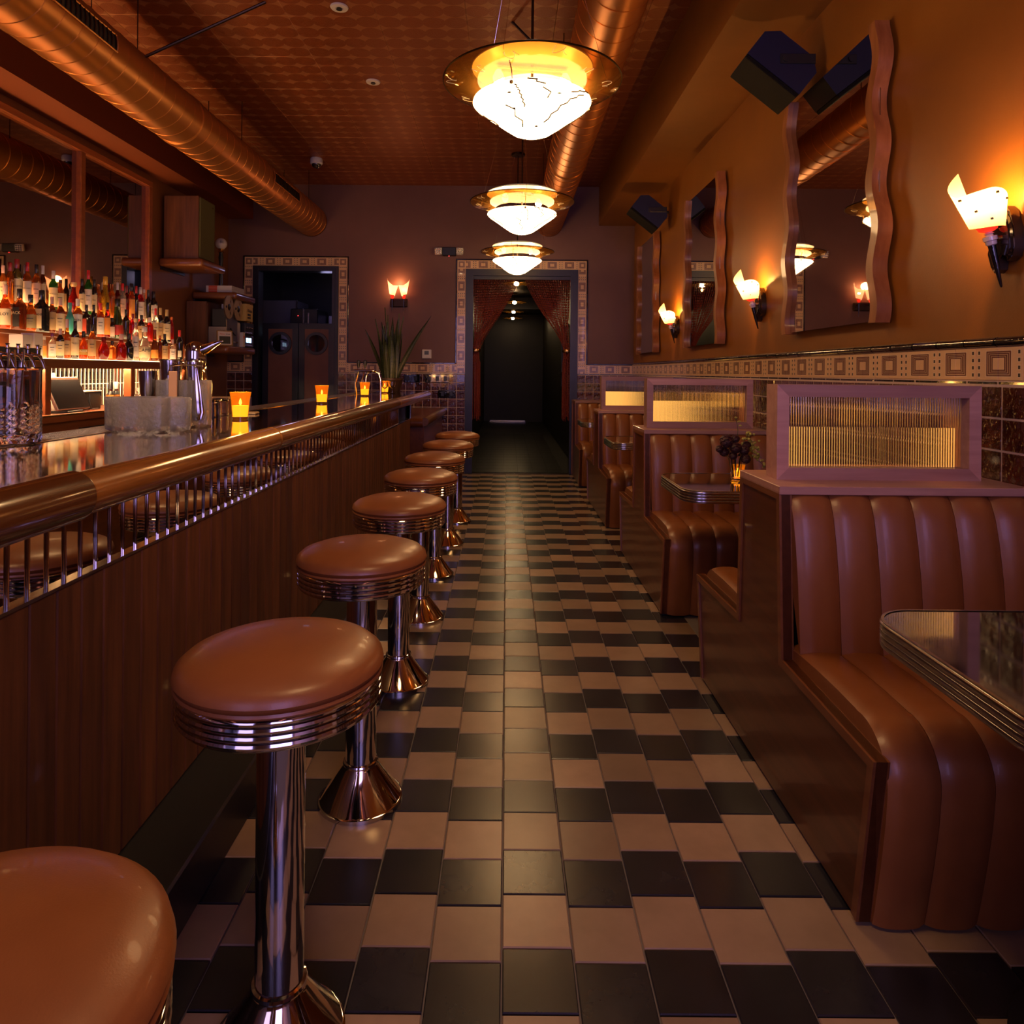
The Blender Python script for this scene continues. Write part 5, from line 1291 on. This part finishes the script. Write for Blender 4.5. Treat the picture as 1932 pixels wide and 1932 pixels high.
# ------------------------------------------------------------ snake plant at the far end of the bar
t = thing('potted_plant', 'dark snake plant with tall upright leaves in a pot at the bar end', 'plant', (-1.26, 7.50, BT))
obj('pot', L([(.095, 0), (.10, .005), (.128, .12), (.135, .125), (.135, .145), (.122, .148), (.115, .13), (.02, .125)], 32), terra, t, True)
obj('soil', L([(.115, .120), (.113, .133), (.02, .136)], 24), P('soil', (.02, .012, .008), .9), t)
random.seed(11)
for k in range(30):
    a = k * 2.399; rad = .03 + .06 * ((k % 5) / 4); lean = .05 + .15 * ((k * 7 % 10) / 10); h = .42 + .34 * ((k * 13 % 11) / 11)
    if k == 3: a, lean, h = -.25, .62, .70
    if k == 8: a, lean, h = 3.3, .42, .55
    if k == 11: a, lean, h = 2.5, .10, .80
    w = .074 + .016 * (k % 3); ca, sa = math.cos(a), math.sin(a); tw = random.uniform(-1.2, 1.2) + k
    def lf(u, v, a=a, rad=rad, lean=lean, h=h, w=w, ca=ca, sa=sa, tw=tw):
        ww = w * (1 - v ** 2.6) * (.72 + .6 * v * (1 - v)) ; tt = tw + .6 * v
        d = (rad * .8 + lean * h * (v + .5 * v * v) * .62)
        x = d * ca + ww * (u - .5) * 2 * math.cos(tt) * .5; y = d * sa + ww * (u - .5) * 2 * math.sin(tt) * .5
        q = .010 * (abs(u - .5) * 2) ** 2
        return (x - q * math.sin(tt), y + q * math.cos(tt), .12 + h * v)
    bm = G(lf, 4, 12)
    lo = obj('leaf', bm, leaf_m, t, True)

# ------------------------------------------------------------ flowers on the second table
t = thing('flower_vase', 'narrow clear glass vase with dark flowers on the second table', 'vase', (1.135, 3.40, .7955))
obj('glass_wall', L([(.022, 0), (.026, .003), (.027, .10), (.029, .135), (.027, .135), (.025, .10), (.023, .012), (.005, .010)], 28), glass, t, True)
random.seed(5)
heads = [(-.050, -.01, .195, .036), (-.012, -.03, .165, .030), (.030, -.03, .155, .027), (.034, -.04, .112, .026), (-.055, .01, .140, .026), (.0, .01, .205, .022), (.052, .0, .175, .022), (-.082, 0, .155, .020), (-.02, -.02, .125, .022)]
for (x, y, z, r) in heads:
    bm = bmesh.new()
    nq = 34
    for q in range(nq):                                             # overlapping petals set round a ball
        zz = 1 - 2 * (q + .5) / nq; a = q * 2.39996; s_ = math.sqrt(1 - zz * zz)
        n_ = Vector((s_ * math.cos(a), s_ * math.sin(a), zz)); c = Vector((x, y, z)) + n_ * r * .78
        m = Matrix.Translation(c) @ (n_ + Vector((0, 0, .5))).to_track_quat('Z', 'Y').to_matrix().to_4x4() @ Matrix.Diagonal((r * .42, r * .34, r * .10, 1))
        bmesh.ops.create_uvsphere(bm, u_segments=8, v_segments=5, radius=1, matrix=m)
    f = obj('blossom', bm, flower_m, t, True)
    obj('stalk', T([(x * .2, y * .2, .02), (x * .45, y * .5, .11), (x * .9, y * .9, z - .01)], .0018, 5), stem_m, f)
bm = bmesh.new(); stb = bmesh.new()
for s in range(5):
    p = Vector((.01, 0, .12)); e = Vector((.075 + .020 * s, -.01 + .012 * s, .235 - .042 * s)); pts = [p, p.lerp(e, .5) + Vector((0, 0, .03)), e]
    tube(stb, pts, .0015, 5)
    for q in range(13):
        u = .3 + .75 * q / 12; c = p.lerp(e, u) + Vector((random.uniform(-.016, .016), random.uniform(-.014, .014), .03 * (1 - abs(2 * min(u, 1) - 1)) + random.uniform(-.012, .014)))
        bmesh.ops.create_uvsphere(bm, u_segments=8, v_segments=6, radius=random.uniform(.0055, .0085), matrix=Matrix.Translation(c))
tube(stb, [(.005, 0, .12), (.008, 0, .25), (-.002, 0, .315)], .0016, 5)
for zz, dx in ((.27, .016), (.29, .010), (.31, -.006)): bmesh.ops.create_uvsphere(bm, u_segments=8, v_segments=6, radius=.006, matrix=Matrix.Translation((.004 + dx, 0, zz)) @ Matrix.Diagonal((1.4, .8, .8, 1)))
tag(obj('buds', bm, berry_m, t, True), kind='stuff'); obj('sprig', stb, stem_m, t)

# ------------------------------------------------------------ shelves in the left corner
def wall_shelf(x1, y0, y1, zt, th, label):
    t = thing('wall_shelf', label, 'shelf', (XL, (y0 + y1) / 2, zt), group='rounded wooden wall shelves'); d = (y1 - y0) / 2
    obj('board', B(.0, x1 - XL, -d, d, -th, 0, th * .42, 4), shelf_wood, t, True); obj('wall_cleat', B(.0, .02, -d + .05, d - .05, -th - .03, -th), black_paint, t)
    return t
wall_shelf(-3.17, 7.15, 7.76, 2.478, .085, 'upper rounded wall shelf carrying the walnut speaker')
wall_shelf(-3.12, 7.92, 8.55, 2.215, .08, 'middle rounded wall shelf carrying books and the globe lamp')
wall_shelf(-3.12, 7.70, 8.56, 1.59, .085, 'lowest rounded wall shelf carrying the hifi equipment')
t = thing('bookshelf_speaker', 'large walnut speaker with olive cloth grille on the upper shelf', 'speaker', (-3.40, 7.40, 2.478)); obj('cabinet', B(-.19, .17, -.21, .17, 0, .655, .003), walnut, t); obj('grille', B(.17, .186, -.195, .155, .012, .643, .004), grille_cloth, t); obj('badge', B(.186, .188, .09, .11, .59, .60), brass, t)
t = thing('globe_lamp', 'white globe lamp on a black turned post on the middle shelf', 'lamp', (-3.42, 8.22, 2.215))
obj('base', L([(.055, 0), (.06, .006), (.05, .02), (.025, .03)], 24), black_plastic, t, True); obj('post', L([(.020, .02), (.024, .12), (.018, .22), (.028, .30), (.022, .36), (.030, .44), (.022, .48), (.024, .50)], 20), black_plastic, t, True); obj('collar', L([(.026, .50), (.034, .505), (.028, .52), (.034, .535), (.036, .545)], 20), brass, t, True)
obj('globe', L([(.030, .545)] + [(.068 * math.sin(a), .607 - .068 * math.cos(a)) for a in [.5 + k * (PI - .5) / 12 for k in range(12)]] + [(.002, .675)], 28), P('milk_globe', (.66, .56, .54), .25), t, True)
text('BE', .042, black_ink, t, (.035, -.060, .615), (PI/2, 0, .5))
for k in range(3):
    t = thing('book', ['lowest pale book lying on the middle shelf', 'middle pale book of the stack on the middle shelf', 'top book of the stack with red spine block on the middle shelf'][k], 'book', (-3.34, 8.10, 2.215 + k * .027), group='books stacked on the middle shelf'); obj('pages', B(-.155, .135, -.09, .29, .003, .024), P('book_pages', (.5, .42, .38), .7), t); obj('cover', B(-.16, .14, -.095, .295, .0235, .027, .001), paper, t); obj('cover', B(-.16, .14, -.095, .295, 0, .0035, .001), paper, t); obj('spine', B(-.16, .14, -.098, -.092, 0, .027), paper, t)
    obj('spine_block', B(-.13, -.03, -.0995, -.0975, .001, .026), red_print, t)
ZS = 1.59
t = thing('wooden_case', 'dark walnut box standing at the back of the lowest shelf', 'speaker', (-3.52, 8.02, ZS)); obj('cabinet', B(-.10, .13, -.25, .15, 0, .50, .003), walnut, t); obj('front', B(.131, .136, -.23, .13, .02, .48), walnut, t)
t = thing('tape_deck', 'reel to reel tape deck with two large tan reels on the lowest shelf', 'tape deck', (-3.24, 7.95, ZS))
obj('deck_case', B(-.14, .06, -.16, .17, 0, .22, .006), P('silver_deck', (.32, .27, .26), .35, .6), t); obj('deck_face', B(.06, .066, -.15, .16, .01, .42, .002), P('silver_face', (.30, .26, .26), .3, .7), t)
obj('upper_case', B(-.10, .06, -.155, .165, .22, .42, .006), P('deck_black', (.03, .028, .03), .4), t)
obj('meter', B(.066, .069, -.12, -.03, .05, .10), meter_m, t)
for q in range(4): obj('knob', L([(.012, 0), (.012, .014), (.010, .016)], 14, c=(.066, .02 + q * .036, .05), axis='x'), chrome, t, True)
obj('tape_arm', T([(.075, -.06, .20), (.08, .0, .15), (.08, .06, .13)], .008, 8), black_plastic, t, True)
for s in (-1, 1):
    yy = .005 + s * .135; n = 36; bm = bmesh.new(); zc_ = .44
    # flanges with three slots, cut as a ring of sectors
    for xo in (.072, .084):
        for q in range(n):
            a0, a1 = 2 * PI * q / n, 2 * PI * (q + 1) / n
            slot = (q % 12) in (5, 6)
            for r0, r1 in ((.036, .058), (.058, .095), (.095, .132)):
                if slot and r0 == .058: continue
                bm.faces.new([bm.verts.new((xo, yy + r * math.cos(a), zc_ + r * math.sin(a))) for r, a in ((r0, a0), (r1, a0), (r1, a1), (r0, a1))])
    reel = obj('reel', bm, tan_metal, t); obj('hub', L([(.036, .070), (.038, .086), (.02, .095), (.008, .097)], 24, c=(0, yy, zc_), axis='x'), black_plastic, reel, True)
    obj('tape', L([(.060, .0735), (.060, .0825)], 32, c=(0, yy, zc_), axis='x'), P('brown_tape', (.03, .015, .01), .4), reel)
t = thing('yellow_box', 'yellow printed cardboard box on top of the amplifier stack', 'box', (-3.22, 8.33, ZS + .315)); obj('carton', B(-.08, .10, -.10, .12, 0, .20, .002), yellow_box, t); obj('lid_band', B(-.082, .102, -.102, .122, .17, .205), yellow_box, t)
text('Obola', .055, black_ink, t, (.1035, .01, .125), (PI/2, 0, PI/2)); 
for r_ in range(2):
    for q in range(3): obj('printed_block', B(.1005, .1025, -.05 + q * .035, -.025 + q * .035, .03 + r_ * .035, .055 + r_ * .035), black_ink, t)
t = thing('white_box', 'white carton beside the yellow box on the lowest shelf stack', 'box', (-3.27, 8.175, ZS + .315)); obj('carton', B(-.10, .08, -.05, .05, 0, .19, .002), paper, t); obj('print', B(.0805, .0815, -.03, .03, .06, .09), LM['pink'], t)
t = thing('record_stack', 'upright white record sleeves on the lowest shelf', 'records', (-3.30, 8.18, ZS)); 
for q in range(6): obj('sleeve', B(-.14, .12, -.05 + q * .014, -.05 + q * .014 + .010, 0, .29 - .006 * (q % 3)), paper, t)
t = thing('magazine_box', 'small white file box in front of the record sleeves', 'box', (-3.115, 8.12, ZS)); obj('case', B(-.02, .02, -.04, .02, 0, .17, .001), paper, t); obj('label', B(.0205, .0215, -.03, .01, .10, .13), red_print, t)
for k, (z, lab) in enumerate(((0, 'lower black amplifier with lit blue meters on the lowest shelf'), (.152, 'upper black amplifier with silver knobs on the lowest shelf'))):
    t = thing('amplifier', lab, 'amplifier', (-3.26, 8.36, ZS + z)); obj('case', B(-.12, .12, -.12, .16, .006, .146, .003), black_plastic, t); obj('front_plate', B(.12, .126, -.12, .16, .01, .143, .002), P('hifi_front_%d' % k, (.035, .033, .04), .3), t); obj('foot', B(-.1, .1, -.1, .14, 0, .006), rubber, t)
    if k == 0:
        for q in range(2): obj('meter', B(.126, .128, -.08 + q * .09, -.01 + q * .09, .06, .115), P('blue_meter', (.4, .6, .8), .4, emit=(.45, .72, 1), es=1.8), t)
    else:
        for q in range(4): obj('knob', L([(.013, 0), (.013, .016), (.011, .018)], 14, c=(.126, -.08 + q * .055, .085), axis='x'), chrome, t, True)
    for q in range(5): obj('button', B(.126, .131, -.09 + q * .045, -.068 + q * .045, .025, .034), steel, t)
t = thing('picture_frame', 'small gold framed poster leaning on the lowest shelf', 'picture', (-3.17, 7.74, ZS)); t.rotation_euler = (0, -.08, -.9)
obj('frame', B(-.01, .008, -.085, .085, 0, .17, .003), P('gold_frame', (.34, .19, .06), .55), t); obj('poster', B(.0082, .0095, -.072, .072, .012, .158), paper, t); obj('photo', B(.0096, .0102, -.06, .06, .02, .105), black_ink, t)
text('Nina', .028, red_print, t, (.011, -.028, .13), (PI/2, 0, PI/2)); text('Live', .028, black_ink, t, (.011, .034, .13), (PI/2, 0, PI/2))
